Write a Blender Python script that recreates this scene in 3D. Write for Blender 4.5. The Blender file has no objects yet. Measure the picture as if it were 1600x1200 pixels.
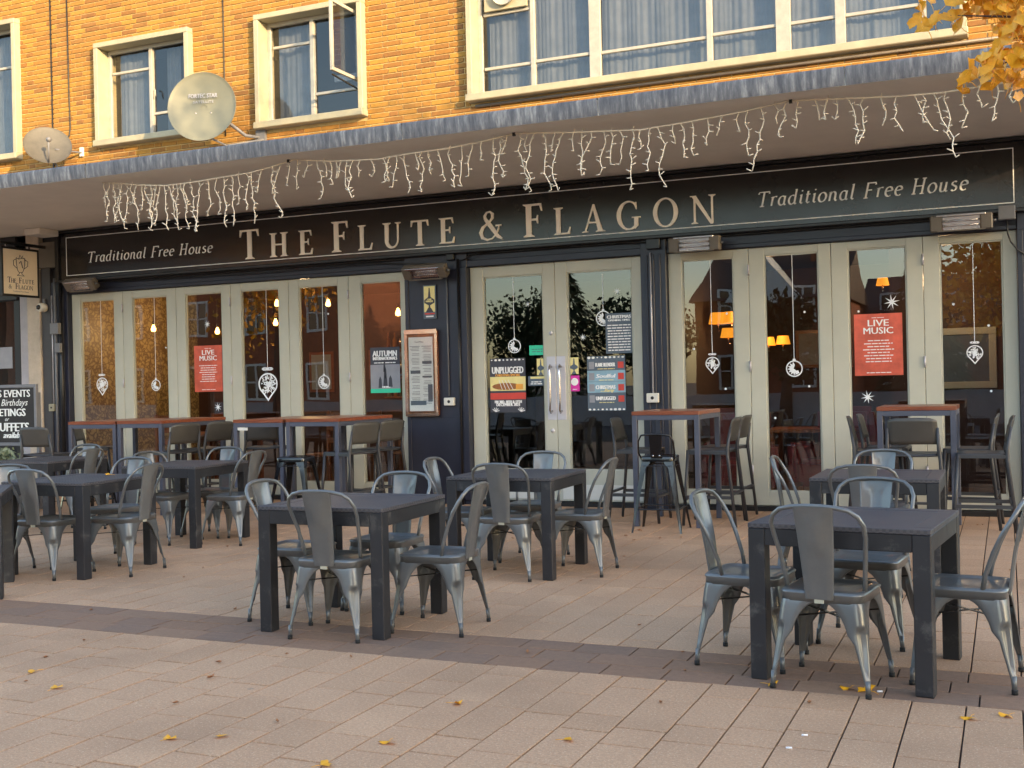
import bpy, bmesh, math, random
from mathutils import Vector, Matrix
random.seed(7)
R = math.radians
S = bpy.context.scene
COL = S.collection

# ------------------------------------------------------------------ camera, world, sun, exposure
cam = bpy.data.objects.new('camera', bpy.data.cameras.new('camera'))
COL.objects.link(cam); S.camera = cam
yaw, pitch, roll = 0.411692784, -0.000682304, -0.022743219
F = Vector((-math.sin(yaw)*math.cos(pitch), math.cos(yaw)*math.cos(pitch), math.sin(pitch)))
r0 = Vector((math.cos(yaw), math.sin(yaw), 0)); u0 = r0.cross(F)
rr = r0*math.cos(roll) + u0*math.sin(roll); uu = -r0*math.sin(roll) + u0*math.cos(roll)
M = Matrix((rr, uu, -F)).transposed().to_4x4(); M.translation = (0, -11.7697555, 1.38)
cam.matrix_world = M
cam.data.sensor_width = 36; cam.data.lens = 1770.819/1600*36
cam.data.clip_start = .05; cam.data.clip_end = 1500

SUN_EL, SUN_AZ = R(12.5), R(123)          # azimuth clockwise from +Y
W = bpy.data.worlds.new('World'); S.world = W; W.use_nodes = True
nt = W.node_tree; bg = nt.nodes['Background']
sky = nt.nodes.new('ShaderNodeTexSky'); sky.sky_type = 'NISHITA'; sky.sun_disc = False
sky.sun_elevation = SUN_EL; sky.sun_rotation = SUN_AZ; sky.dust_density = 1.2; sky.ozone_density = .8
nt.links.new(sky.outputs[0], bg.inputs[0]); bg.inputs[1].default_value = .15
sd = Vector((math.sin(SUN_AZ)*math.cos(SUN_EL), math.cos(SUN_AZ)*math.cos(SUN_EL), math.sin(SUN_EL)))
sl = bpy.data.lights.new('sun', 'SUN'); sl.energy = 2.0; sl.angle = R(.5); sl.color = (1, .72, .40)
so = bpy.data.objects.new('sun', sl); COL.objects.link(so); so.rotation_euler = sd.to_track_quat('Z', 'Y').to_euler()
so.location = (30, -30, 30)
S.view_settings.view_transform = 'Standard'; S.view_settings.look = 'None'
S.view_settings.exposure = 2.35; S.view_settings.gamma = 1; S.view_settings.use_curve_mapping = False
S.cycles.max_bounces = 8; S.cycles.transparent_max_bounces = 12

# ------------------------------------------------------------------ materials
def newmat(name):
    m = bpy.data.materials.new(name); m.use_nodes = True
    return m, m.node_tree, m.node_tree.nodes['Principled BSDF']
def mat(name, col, rough=.5, metal=0, var=.12, scale=6, bump=0, bscale=60, emis=None, spec=None, coat=0, pos=False, rvar=.08):
    m, t, b = newmat(name); N = t.nodes; L = t.links
    b.inputs['Roughness'].default_value = rough; b.inputs['Metallic'].default_value = metal
    if coat: b.inputs['Coat Weight'].default_value = coat; b.inputs['Coat Roughness'].default_value = .12
    if spec is not None: b.inputs['Specular IOR Level'].default_value = spec
    src = N.new('ShaderNodeNewGeometry').outputs['Position'] if pos else N.new('ShaderNodeTexCoord').outputs['Object']
    n = N.new('ShaderNodeTexNoise'); n.inputs['Scale'].default_value = scale; n.inputs['Detail'].default_value = 6
    n.inputs['Roughness'].default_value = .65
    L.new(src, n.inputs['Vector'])
    rp = N.new('ShaderNodeMapRange'); rp.inputs[1].default_value = .3; rp.inputs[2].default_value = .7
    rp.inputs[3].default_value = 1-var; rp.inputs[4].default_value = 1+var; L.new(n.outputs[0], rp.inputs[0])
    mx = N.new('ShaderNodeMix'); mx.data_type = 'RGBA'; mx.blend_type = 'MULTIPLY'; mx.inputs[0].default_value = 1
    mx.inputs[6].default_value = (*col, 1); L.new(rp.outputs[0], mx.inputs[7]); L.new(mx.outputs[2], b.inputs['Base Color'])
    rr_ = N.new('ShaderNodeMapRange'); rr_.inputs[3].default_value = max(.02, rough-rvar); rr_.inputs[4].default_value = min(1, rough+rvar)
    L.new(n.outputs[0], rr_.inputs[0]); L.new(rr_.outputs[0], b.inputs['Roughness'])
    if bump:
        n2 = N.new('ShaderNodeTexNoise'); n2.inputs['Scale'].default_value = bscale; n2.inputs['Detail'].default_value = 4
        L.new(src, n2.inputs['Vector'])
        bp = N.new('ShaderNodeBump'); bp.inputs['Strength'].default_value = bump; bp.inputs['Distance'].default_value = .01
        L.new(n2.outputs[0], bp.inputs['Height']); L.new(bp.outputs[0], b.inputs['Normal'])
    if emis:
        b.inputs['Emission Color'].default_value = (*emis[0], 1); b.inputs['Emission Strength'].default_value = emis[1]
    return m
def vary(m, lo, hi):
    t = m.node_tree; N = t.nodes; L = t.links; b = N['Principled BSDF']; src = b.inputs['Base Color'].links[0].from_socket
    oi = N.new('ShaderNodeObjectInfo'); mr = N.new('ShaderNodeMapRange'); mr.inputs[3].default_value = lo; mr.inputs[4].default_value = hi; L.new(oi.outputs['Random'], mr.inputs[0])
    mx = N.new('ShaderNodeMix'); mx.data_type = 'RGBA'; mx.blend_type = 'MULTIPLY'; mx.inputs[0].default_value = 1; L.new(src, mx.inputs[6]); L.new(mr.outputs[0], mx.inputs[7]); L.new(mx.outputs[2], b.inputs['Base Color'])
    # rubbed, dusty patches
    g = N.new('ShaderNodeNewGeometry'); n = N.new('ShaderNodeTexNoise'); n.inputs['Scale'].default_value = 7; n.inputs['Detail'].default_value = 8; n.inputs['Roughness'].default_value = .75; L.new(g.outputs['Position'], n.inputs['Vector'])
    m2 = N.new('ShaderNodeMapRange'); m2.inputs[1].default_value = .55; m2.inputs[2].default_value = .72; m2.inputs[4].default_value = .4; L.new(n.outputs[0], m2.inputs[0])
    m3 = N.new('ShaderNodeMix'); m3.data_type = 'RGBA'; L.new(m2.outputs[0], m3.inputs[0]); L.new(mx.outputs[2], m3.inputs[6]); m3.inputs[7].default_value = (.20, .18, .155, 1); L.new(m3.outputs[2], b.inputs['Base Color'])
    rs = b.inputs['Roughness'].links[0].from_socket; ad = N.new('ShaderNodeMath'); ad.operation = 'ADD'; L.new(rs, ad.inputs[0]); L.new(m2.outputs[0], ad.inputs[1]); L.new(ad.outputs[0], b.inputs['Roughness'])
def rand_value(t):
    N = t.nodes; L = t.links
    oi = N.new('ShaderNodeObjectInfo'); g = N.new('ShaderNodeNewGeometry')
    a = N.new('ShaderNodeMath'); a.operation = 'ADD'; L.new(oi.outputs['Random'], a.inputs[0]); L.new(g.outputs['Random Per Island'], a.inputs[1])
    f = N.new('ShaderNodeMath'); f.operation = 'FRACT'; L.new(a.outputs[0], f.inputs[0])
    return f.outputs[0], g
def piecemat(name, stops, rough=.85, scale=18, var=.2, bump=.4, bscale=90, stain=None, speck=None):
    """each loose piece (object or island) takes its own colour from the ramp"""
    m, t, b = newmat(name); N = t.nodes; L = t.links
    rv, g = rand_value(t)
    cr = N.new('ShaderNodeValToRGB'); L.new(rv, cr.inputs[0])
    e = cr.color_ramp.elements
    while len(e) < len(stops): e.new(.5)
    for k, (p, c) in enumerate(stops): e[k].position = p; e[k].color = (*c, 1)
    n = N.new('ShaderNodeTexNoise'); n.inputs['Scale'].default_value = scale; n.inputs['Detail'].default_value = 8; n.inputs['Roughness'].default_value = .7
    L.new(g.outputs['Position'], n.inputs['Vector'])
    rp = N.new('ShaderNodeMapRange'); rp.inputs[1].default_value = .3; rp.inputs[2].default_value = .7; rp.inputs[3].default_value = 1-var; rp.inputs[4].default_value = 1+var
    L.new(n.outputs[0], rp.inputs[0])
    mx = N.new('ShaderNodeMix'); mx.data_type = 'RGBA'; mx.blend_type = 'MULTIPLY'; mx.inputs[0].default_value = 1
    L.new(cr.outputs[0], mx.inputs[6]); L.new(rp.outputs[0], mx.inputs[7]); out = mx.outputs[2]
    if stain:
        n3 = N.new('ShaderNodeTexNoise'); n3.inputs['Scale'].default_value = stain[0]; n3.inputs['Detail'].default_value = 5
        L.new(g.outputs['Position'], n3.inputs['Vector'])
        r3 = N.new('ShaderNodeMapRange'); r3.inputs[1].default_value = .5; r3.inputs[2].default_value = .72; r3.inputs[3].default_value = 0; r3.inputs[4].default_value = stain[1]
        L.new(n3.outputs[0], r3.inputs[0])
        m3 = N.new('ShaderNodeMix'); m3.data_type = 'RGBA'; L.new(r3.outputs[0], m3.inputs[0]); L.new(out, m3.inputs[6]); m3.inputs[7].default_value = (*stain[2], 1); out = m3.outputs[2]
    if stain and stain[0] == .9:
        vo = N.new('ShaderNodeTexVoronoi'); vo.inputs['Scale'].default_value = 2.6; L.new(g.outputs['Position'], vo.inputs['Vector'])
        r5 = N.new('ShaderNodeMapRange'); r5.inputs[1].default_value = .05; r5.inputs[2].default_value = .035; r5.inputs[3].default_value = 0; r5.inputs[4].default_value = .45; L.new(vo.outputs['Distance'], r5.inputs[0])
        m5 = N.new('ShaderNodeMix'); m5.data_type = 'RGBA'; L.new(r5.outputs[0], m5.inputs[0]); L.new(out, m5.inputs[6]); m5.inputs[7].default_value = (.16, .125, .10, 1); out = m5.outputs[2]
    if speck:
        v = N.new('ShaderNodeTexNoise'); v.inputs['Scale'].default_value = speck[0]; v.inputs['Detail'].default_value = 1; L.new(g.outputs['Position'], v.inputs['Vector'])
        r4 = N.new('ShaderNodeMapRange'); r4.inputs[1].default_value = .62; r4.inputs[2].default_value = .7; r4.inputs[4].default_value = speck[1]; L.new(v.outputs[0], r4.inputs[0])
        m4 = N.new('ShaderNodeMix'); m4.data_type = 'RGBA'; L.new(r4.outputs[0], m4.inputs[0]); L.new(out, m4.inputs[6]); m4.inputs[7].default_value = (*speck[2], 1); out = m4.outputs[2]
    L.new(out, b.inputs['Base Color']); b.inputs['Roughness'].default_value = rough
    n2 = N.new('ShaderNodeTexNoise'); n2.inputs['Scale'].default_value = bscale; n2.inputs['Detail'].default_value = 4; L.new(g.outputs['Position'], n2.inputs['Vector'])
    bp = N.new('ShaderNodeBump'); bp.inputs['Strength'].default_value = bump; bp.inputs['Distance'].default_value = .006
    L.new(n2.outputs[0], bp.inputs['Height']); L.new(bp.outputs[0], b.inputs['Normal'])
    return m
def glassmat(name, ior=1.75, tint=(.86, .88, .87), wav=.01, rough=0.0):
    m, t, b = newmat(name); N = t.nodes; L = t.links; N.remove(b)
    o = N['Material Output']; tr = N.new('ShaderNodeBsdfTransparent'); tr.inputs[0].default_value = (*tint, 1)
    gl = N.new('ShaderNodeBsdfGlossy'); gl.inputs['Roughness'].default_value = rough
    fr = N.new('ShaderNodeFresnel'); fr.inputs[0].default_value = ior
    n = N.new('ShaderNodeTexNoise'); n.inputs['Scale'].default_value = 1.6; n.inputs['Detail'].default_value = 1
    g = N.new('ShaderNodeNewGeometry'); L.new(g.outputs['Position'], n.inputs['Vector'])
    bp = N.new('ShaderNodeBump'); bp.inputs['Strength'].default_value = wav; bp.inputs['Distance'].default_value = .35
    L.new(n.outputs[0], bp.inputs['Height']); L.new(bp.outputs[0], gl.inputs['Normal'])
    inv = N.new('ShaderNodeMath'); inv.operation = 'SUBTRACT'; inv.inputs[0].default_value = 1; L.new(g.outputs['Backfacing'], inv.inputs[1])
    mu = N.new('ShaderNodeMath'); mu.operation = 'MULTIPLY'; L.new(fr.outputs[0], mu.inputs[0]); L.new(inv.outputs[0], mu.inputs[1])
    mx = N.new('ShaderNodeMixShader'); L.new(mu.outputs[0], mx.inputs[0]); L.new(tr.outputs[0], mx.inputs[1]); L.new(gl.outputs[0], mx.inputs[2])
    L.new(mx.outputs[0], o.inputs['Surface'])
    return m
def woodmat(name, c1, c2, rough=.4, axis=0, scale=3, stretch=12):
    m, t, b = newmat(name); N = t.nodes; L = t.links
    tc = N.new('ShaderNodeTexCoord'); mp = N.new('ShaderNodeMapping'); s = [stretch]*3; s[axis] = 1; mp.inputs['Scale'].default_value = s
    L.new(tc.outputs['Object'], mp.inputs[0]); n = N.new('ShaderNodeTexNoise'); n.inputs['Scale'].default_value = scale; n.inputs['Detail'].default_value = 6; n.inputs['Distortion'].default_value = .6
    L.new(mp.outputs[0], n.inputs['Vector']); cr = N.new('ShaderNodeValToRGB'); e = cr.color_ramp.elements
    e[0].position = .35; e[0].color = (*c1, 1); e[1].position = .65; e[1].color = (*c2, 1)
    L.new(n.outputs[0], cr.inputs[0]); L.new(cr.outputs[0], b.inputs['Base Color']); b.inputs['Roughness'].default_value = rough
    return m

MT = {}
MT['brick'] = piecemat('brick', [(0, (.21, .090, .020)), (.14, (.29, .130, .021)), (.5, (.335, .160, .022)), (.84, (.375, .188, .026)), (1, (.21, .092, .022))], var=.24, bump=.5, scale=22, stain=(.8, .45, (.24, .105, .035)))
MT['mortar'] = mat('mortar', (.54, .385, .17), .95, var=.15, scale=14, bump=.5, bscale=120, pos=True)
MT['paver'] = piecemat('paver', [(0, (.45, .262, .150)), (.35, (.51, .298, .172)), (.7, (.48, .28, .162)), (1, (.54, .32, .186))], var=.24, scale=75, bump=.7, bscale=160, stain=(.9, .55, (.30, .17, .095)), speck=(130, .6, (.70, .54, .38)))
MT['paver_dark'] = piecemat('paver_dark', [(0, (.25, .142, .085)), (.4, (.275, .155, .094)), (.7, (.225, .135, .09)), (1, (.285, .165, .10))], var=.14, scale=30, bump=.7, bscale=160, stain=(1.2, .35, (.10, .085, .08)), speck=(260, .15, (.42, .36, .32)))
MT['joint'] = mat('joint_sand', (.05, .036, .026), .95, var=.25, scale=20, bump=.5, pos=True)
MT['asphalt'] = mat('asphalt', (.055, .055, .058), .9, var=.2, scale=3, bump=.4, pos=True)
MT['sage'] = mat('sage_paint', (.50, .485, .395), .42, var=.06, scale=2.2, bump=.06, bscale=25, pos=True)
MT['navy'] = mat('navy_paint', (.017, .019, .035), .4, var=.22, scale=3, bump=.12, bscale=18, pos=True)
MT['black'] = mat('black_paint', (.012, .012, .014), .35, var=.2, scale=4)
MT['signboard'] = mat('sign_board', (.014, .012, .013), .2, var=.3, scale=1.5, pos=True, rvar=.06)
MT['cream'] = mat('cream_letter', (1, .92, .82), .45, var=.06, scale=9)
MT['whiteline'] = mat('white_line', (.92, .92, .92), .45, var=.05)
MT['stone'] = mat('painted_stone', (.37, .33, .22), .7, var=.12, scale=5, bump=.25, bscale=35, pos=True)
MT['frame_white'] = mat('window_frame_paint', (.36, .335, .28), .5, var=.14, scale=10, bump=.15, pos=True)
MT['soffit'] = mat('soffit_paint', (.82, .76, .68), .8, var=.07, scale=1.4, bump=.1, bscale=12, pos=True)
MT['glass'] = glassmat('shop_glass', 2.05, (.90, .92, .91), .0025)
MT['glass_up'] = glassmat('upstairs_glass', 1.8, (.85, .88, .92), .004, .02)
MT['gunmetal'] = mat('gunmetal_lacquer', (.135, .14, .142), .36, .35, var=.12, scale=5, bump=.03, bscale=20, coat=.4)
vary(MT['gunmetal'], .82, 1.15)
MT['rubber'] = mat('black_rubber', (.012, .012, .012), .8)
MT['sticker'] = mat('cream_sticker', (.45, .43, .33), .6)
MT['resin'] = mat('charcoal_resin', (.017, .017, .020), .45, var=.12, scale=8, bump=.05)
vary(MT['resin'], .85, 1.2)
MT['barmetal'] = mat('grey_powdercoat', (.075, .08, .11), .45, .1, var=.08)
MT['barwood'] = woodmat('varnished_wood', (.17, .042, .018), (.27, .08, .035), .3, 0)
MT['stool'] = mat('charcoal_plastic', (.038, .038, .042), .42, var=.1)
MT['stoolback'] = mat('taupe_plastic', (.06, .056, .05), .4, var=.1)
MT['gloss_black'] = mat('gloss_black_metal', (.008, .008, .010), .18, .1, coat=.5)
MT['chrome'] = mat('brushed_steel', (.62, .60, .62), .22, .95, var=.06)
MT['silver'] = mat('satin_plate', (.58, .56, .60), .4, .4, var=.05)
MT['heater'] = mat('heater_housing', (.15, .125, .10), .5, .2, var=.12)
MT['heat_el'] = mat('reflector_steel', (.75, .68, .66), .25, .8)
MT['whiteplastic'] = mat('white_plastic', (.68, .66, .60), .4, var=.05)
MT['greyplastic'] = mat('grey_plastic', (.16, .16, .17), .5, var=.1)
MT['concrete'] = mat('concrete_pillar', (.50, .42, .33), .85, var=.18, scale=4, bump=.4, bscale=40, pos=True)
MT['concrete2'] = mat('grey_render', (.40, .38, .40), .85, var=.12, scale=4, bump=.3, pos=True)
MT['decal'] = mat('white_window_film', (.82, .84, .86), .6, var=.05)
MT['cable'] = mat('black_cable', (.015, .014, .013), .5)
MT['lightwire'] = mat('cream_light_wire', (.80, .70, .55), .5, var=.1)
MT['leafY'] = mat('yellow_ginkgo_leaf', (.80, .36, .010), .5, var=.18, scale=40, bump=.2)
MT['leafB'] = mat('brown_leaf', (.34, .13, .04), .7, var=.25, scale=40)
MT['wallpaper'] = None
MT['dish'] = mat('dish_paint', (.165, .165, .12), .55, var=.08, scale=4)
MT['dish2'] = mat('weathered_dish', (.10, .09, .07), .6, var=.22, scale=9)
MT['curtain'] = mat('net_curtain', (.15, .145, .135), .85, var=.2, scale=4)
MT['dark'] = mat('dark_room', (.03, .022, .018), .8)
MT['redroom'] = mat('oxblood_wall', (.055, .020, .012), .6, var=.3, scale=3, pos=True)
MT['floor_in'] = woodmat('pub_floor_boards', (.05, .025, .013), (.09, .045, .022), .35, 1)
MT['darkwood'] = woodmat('dark_chair_wood', (.16, .045, .014), (.26, .08, .025), .3, 2)
MT['bulb'] = mat('warm_bulb', (1, .7, .3), .4, emis=((1, .46, .10), 3))
MT['shade'] = mat('lit_amber_shade', (.7, .3, .04), .6, emis=((1, .34, .02), .24))
MT['hbrick'] = piecemat('house_brick', [(0, (.22, .065, .032)), (1, (.36, .115, .055))], var=.25, scale=5, bump=.2)
MT['slate'] = mat('roof_tile', (.075, .05, .042), .8, var=.3, scale=3, bump=.4, bscale=10, pos=True)
MT['hwhite'] = mat('house_white_paint', (.75, .75, .73), .5)
MT['evergreen'] = piecemat('evergreen_leaf', [(0, (.015, .03, .012)), (1, (.045, .07, .022))], bump=.1)
MT['greenleaf'] = piecemat('green_leaf', [(0, (.09, .12, .06)), (1, (.26, .30, .20))], bump=.1)
MT['bark'] = mat('bark', (.09, .065, .05), .9, var=.3, scale=8, bump=.6, bscale=25)
MT['redposter'] = mat('red_poster', (.62, .10, .05), .4, var=.38, scale=3.5)
MT['paper'] = mat('white_paper', (.90, .89, .90), .5, var=.03)
MT['print_white'] = mat('print_white', (.88, .87, .85), .5, var=0)
MT['print_dark'] = mat('print_dark', (.05, .05, .065), .5, var=0)
MT['print_grey'] = mat('print_grey', (.30, .30, .33), .5, var=.1)
MT['print_red'] = mat('print_red', (.62, .06, .04), .5, var=.1)
MT['print_orange'] = mat('print_orange', (.85, .38, .05), .5, var=.1)
MT['print_yellow'] = mat('print_yellow', (.85, .72, .30), .5, var=.1)
MT['print_blue'] = mat('print_blue', (.26, .42, .52), .5, var=.15)
MT['print_slate'] = mat('print_slate', (.10, .13, .17), .5, var=.15)
MT['print_magenta'] = mat('print_magenta', (.68, .03, .36), .5, var=.05)
MT['print_green'] = mat('print_green', (.04, .62, .36), .5, var=.05)
MT['chalk'] = mat('chalk', (.78, .78, .74), .9, var=.12, scale=60)
MT['chalkboard'] = mat('chalkboard', (.022, .018, .016), .7, var=.3)
MT['tinted_metal'] = mat('metal_reflection_tint', (.55, .45, .41), .16, .95, var=.2)  # silvery mirror metal; warm tint paints the brick reflection into its colour
MT['hangsign'] = mat('hanging_sign_face', (.95, .84, .68), .5, var=.05)

def lead_material():
    m, t, b = newmat('lead_flashing'); N = t.nodes; L = t.links
    g = N.new('ShaderNodeNewGeometry'); mp = N.new('ShaderNodeMapping'); mp.inputs['Scale'].default_value = (16, 3, 2.6)
    L.new(g.outputs['Position'], mp.inputs[0]); n = N.new('ShaderNodeTexNoise'); n.inputs['Scale'].default_value = 1.3; n.inputs['Detail'].default_value = 6; n.inputs['Roughness'].default_value = .7
    L.new(mp.outputs[0], n.inputs['Vector']); cr = N.new('ShaderNodeValToRGB'); e = cr.color_ramp.elements
    e[0].position = .36; e[0].color = (.085, .082, .088, 1); e[1].position = .72; e[1].color = (.40, .375, .34, 1); k = e.new(.52); k.color = (.16, .15, .15, 1)
    L.new(n.outputs[0], cr.inputs[0]); L.new(cr.outputs[0], b.inputs['Base Color']); b.inputs['Roughness'].default_value = .6; b.inputs['Metallic'].default_value = .15
    bp = N.new('ShaderNodeBump'); bp.inputs['Strength'].default_value = .5; bp.inputs['Distance'].default_value = .01; L.new(n.outputs[0], bp.inputs['Height']); L.new(bp.outputs[0], b.inputs['Normal'])
    return m
MT['lead'] = lead_material()
def wallpaper_material():
    m, t, b = newmat('damask_wallpaper'); N = t.nodes; L = t.links
    g = N.new('ShaderNodeNewGeometry'); v = N.new('ShaderNodeTexVoronoi'); v.inputs['Scale'].default_value = 15; v.feature = 'DISTANCE_TO_EDGE'
    n = N.new('ShaderNodeTexNoise'); n.inputs['Scale'].default_value = 6; L.new(g.outputs['Position'], n.inputs['Vector'])
    ad = N.new('ShaderNodeMix'); ad.data_type = 'RGBA'; ad.inputs[0].default_value = .25; L.new(g.outputs['Position'], ad.inputs[6]); L.new(n.outputs['Color'], ad.inputs[7])
    L.new(ad.outputs[2], v.inputs['Vector']); cr = N.new('ShaderNodeValToRGB'); e = cr.color_ramp.elements
    e[0].position = .04; e[0].color = (.13, .08, .035, 1); e[1].position = .22; e[1].color = (.34, .24, .10, 1)
    L.new(v.outputs[0], cr.inputs[0]); L.new(cr.outputs[0], b.inputs['Base Color']); b.inputs['Roughness'].default_value = .5
    return m
MT['wallpaper'] = wallpaper_material()
def rattan_material():
    m, t, b = newmat('woven_resin_top'); N = t.nodes; L = t.links
    tc = N.new('ShaderNodeTexCoord'); ck = N.new('ShaderNodeTexChecker'); ck.inputs['Scale'].default_value = 70
    L.new(tc.outputs['Object'], ck.inputs[0]); ck.inputs[1].default_value = (.035, .033, .040, 1); ck.inputs[2].default_value = (.07, .064, .070, 1)
    n = N.new('ShaderNodeTexNoise'); n.inputs['Scale'].default_value = 3; L.new(tc.outputs['Object'], n.inputs['Vector'])
    mx = N.new('ShaderNodeMix'); mx.data_type = 'RGBA'; mx.inputs[7].default_value = (.095, .083, .08, 1)
    mr = N.new('ShaderNodeMapRange'); mr.inputs[1].default_value = .4; mr.inputs[2].default_value = .8; mr.inputs[4].default_value = .6; L.new(n.outputs[0], mr.inputs[0]); L.new(mr.outputs[0], mx.inputs[0])
    L.new(ck.outputs[0], mx.inputs[6]); L.new(mx.outputs[2], b.inputs['Base Color']); b.inputs['Roughness'].default_value = .5
    bp = N.new('ShaderNodeBump'); bp.inputs['Strength'].default_value = .35; bp.inputs['Distance'].default_value = .002; L.new(ck.outputs[1], bp.inputs['Height']); L.new(bp.outputs[0], b.inputs['Normal'])
    return m
MT['rattan'] = rattan_material()

# ------------------------------------------------------------------ builders
class MB:
    def __init__(s): s.v = []; s.f = []; s.sm = []
    def add(s, vs, fs, smooth=False):
        k = len(s.v); s.v += [tuple(p) for p in vs]; s.f += [tuple(i+k for i in f) for f in fs]; s.sm += [smooth]*len(fs); return s
    def box(s, x0, x1, y0, y1, z0, z1, M=None):
        vs = [Vector((x, y, z)) for x in (x0, x1) for y in (y0, y1) for z in (z0, z1)]
        if M is not None: vs = [M @ v for v in vs]
        return s.add(vs, [(0, 1, 3, 2), (4, 6, 7, 5), (0, 4, 5, 1), (2, 3, 7, 6), (0, 2, 6, 4), (1, 5, 7, 3)])
    def bar(s, p, q, w, d=None, w2=None, d2=None, up=(0, 0, 1)):
        p = Vector(p); q = Vector(q); a = (q-p).normalized(); u = Vector(up)
        if abs(a.dot(u)) > .98: u = Vector((0, 1, 0))
        x = a.cross(u).normalized(); y = x.cross(a); d = d or w; w2 = w2 or w; d2 = d2 or d
        vs = [p+x*i*w/2+y*j*d/2 for i, j in ((-1, -1), (1, -1), (1, 1), (-1, 1))]+[q+x*i*w2/2+y*j*d2/2 for i, j in ((-1, -1), (1, -1), (1, 1), (-1, 1))]
        return s.add(vs, [(3, 2, 1, 0), (4, 5, 6, 7), (0, 1, 5, 4), (1, 2, 6, 5), (2, 3, 7, 6), (3, 0, 4, 7)])
    def tube(s, pts, r, n=8, closed=False, caps=True, smooth=True):
        pts = [Vector(p) for p in pts]; m = len(pts); rs = r if isinstance(r, (list, tuple)) else [r]*m
        k = len(s.v); prev = None; vs = []
        for i, p in enumerate(pts):
            if closed: t = pts[(i+1) % m]-pts[i-1]
            else: t = pts[min(i+1, m-1)]-pts[max(i-1, 0)]
            t.normalize()
            if prev is None:
                a = Vector((0, 0, 1)) if abs(t.z) < .9 else Vector((1, 0, 0)); x = t.cross(a).normalized()
            else: x = (prev - t*prev.dot(t)).normalized()
            prev = x; y = t.cross(x)
            vs += [p+(x*math.cos(2*math.pi*j/n)+y*math.sin(2*math.pi*j/n))*rs[i] for j in range(n)]
        fs = []
        for i in range(m if closed else m-1):
            for j in range(n):
                a = i*n+j; b = i*n+(j+1) % n; c = ((i+1) % m)*n+(j+1) % n; d = ((i+1) % m)*n+j; fs.append((a, b, c, d))
        s.add(vs, fs, smooth)
        if caps and not closed: s.add([], []); s.f += [tuple(k+j for j in reversed(range(n))), tuple(k+(m-1)*n+j for j in range(n))]; s.sm += [False, False]
        return s
    def lathe(s, prof, n=16, M=None, smooth=True):
        vs = []; m = len(prof)
        for r_, z in prof: vs += [Vector((r_*math.cos(2*math.pi*j/n), r_*math.sin(2*math.pi*j/n), z)) for j in range(n)]
        if M is not None: vs = [M @ v for v in vs]
        fs = [(i*n+j, i*n+(j+1) % n, (i+1)*n+(j+1) % n, (i+1)*n+j) for i in range(m-1) for j in range(n)]
        return s.add(vs, fs, smooth)
    def prism(s, poly, y0, y1):          # poly in (x, z), from y1 (back) to y0 (front)
        n = len(poly)
        ar = sum(poly[i][0]*poly[(i+1) % n][1]-poly[(i+1) % n][0]*poly[i][1] for i in range(n))
        if ar < 0: poly = poly[::-1]
        vs = [(x, y0, z) for x, z in poly]+[(x, y1, z) for x, z in poly]
        fs = [tuple(range(n)), tuple(reversed(range(n, 2*n)))]+[(i, n+i, n+(i+1) % n, (i+1) % n) for i in range(n)]
        return s.add(vs, fs)
    def strip(s, A, B, y0, y1, closed=False):      # ribbon between outlines A and B in (x, z), extruded
        n = len(A); vs = [(x, y0, z) for x, z in A]+[(x, y0, z) for x, z in B]+[(x, y1, z) for x, z in A]+[(x, y1, z) for x, z in B]
        fs = []
        for i in range(n if closed else n-1):
            j = (i+1) % n; fs += [(i, j, n+j, n+i), (i, 2*n+i, 2*n+j, j), (n+i, n+j, 3*n+j, 3*n+i)]
        return s.add(vs, fs)
    def mesh(s, name, m, bevel=0, seg=1):
        me = bpy.data.meshes.new(name); me.from_pydata(s.v, [], s.f)
        me.polygons.foreach_set('use_smooth', s.sm[:len(me.polygons)]+[False]*(len(me.polygons)-len(s.sm)))
        me.validate()
        if bevel:
            b = bmesh.new(); b.from_mesh(me); bmesh.ops.remove_doubles(b, verts=b.verts, dist=1e-5)
            es = [e for e in b.edges if len(e.link_faces) == 2 and e.calc_face_angle(0) > .6]
            bmesh.ops.bevel(b, geom=es, offset=bevel, segments=seg, affect='EDGES', clamp_overlap=True); b.to_mesh(me); b.free()
        if m is not None: me.materials.append(m)
        me.update(); return me
    def build(s, name, m, parent=None, bevel=0, loc=None, seg=1, label=None):
        return link(name, s.mesh(name, m, bevel, seg), parent, loc, label)
def link(name, me, parent=None, loc=None, label=None):
    o = bpy.data.objects.new(name, me); COL.objects.link(o); o.parent = parent
    if loc: o.location = loc
    if label: o['label'] = label
    return o
def thing(name, label, cat, loc=(0, 0, 0), rz=0, group=None):
    o = bpy.data.objects.new(name, None); COL.objects.link(o); o.empty_display_size = .2
    o.location = loc; o.rotation_euler = (0, 0, R(rz)); return tag(o, label, cat, group)
def tag(o, label, cat, group=None):
    o['label'] = label; o['category'] = cat
    if group: o['group'] = group
    return o
def structure(o): o['kind'] = 'structure'; return o
KIDS = {}
def dup(root, loc, rz, label, group=None, cat=None):
    """copy of a thing with copies of its parts and sub-parts (mesh data shared)"""
    def cp(o, parent):
        c = o.copy(); COL.objects.link(c); c.parent = parent
        for ch in KIDS.get(o.name) or KIDS.setdefault(o.name, list(o.children)): cp(ch, c)
        return c
    c = cp(root, None); c.location = loc; c.rotation_euler = (0, 0, R(rz)); c['label'] = label
    if group: c['group'] = group
    return c
TEXTS = []
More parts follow.
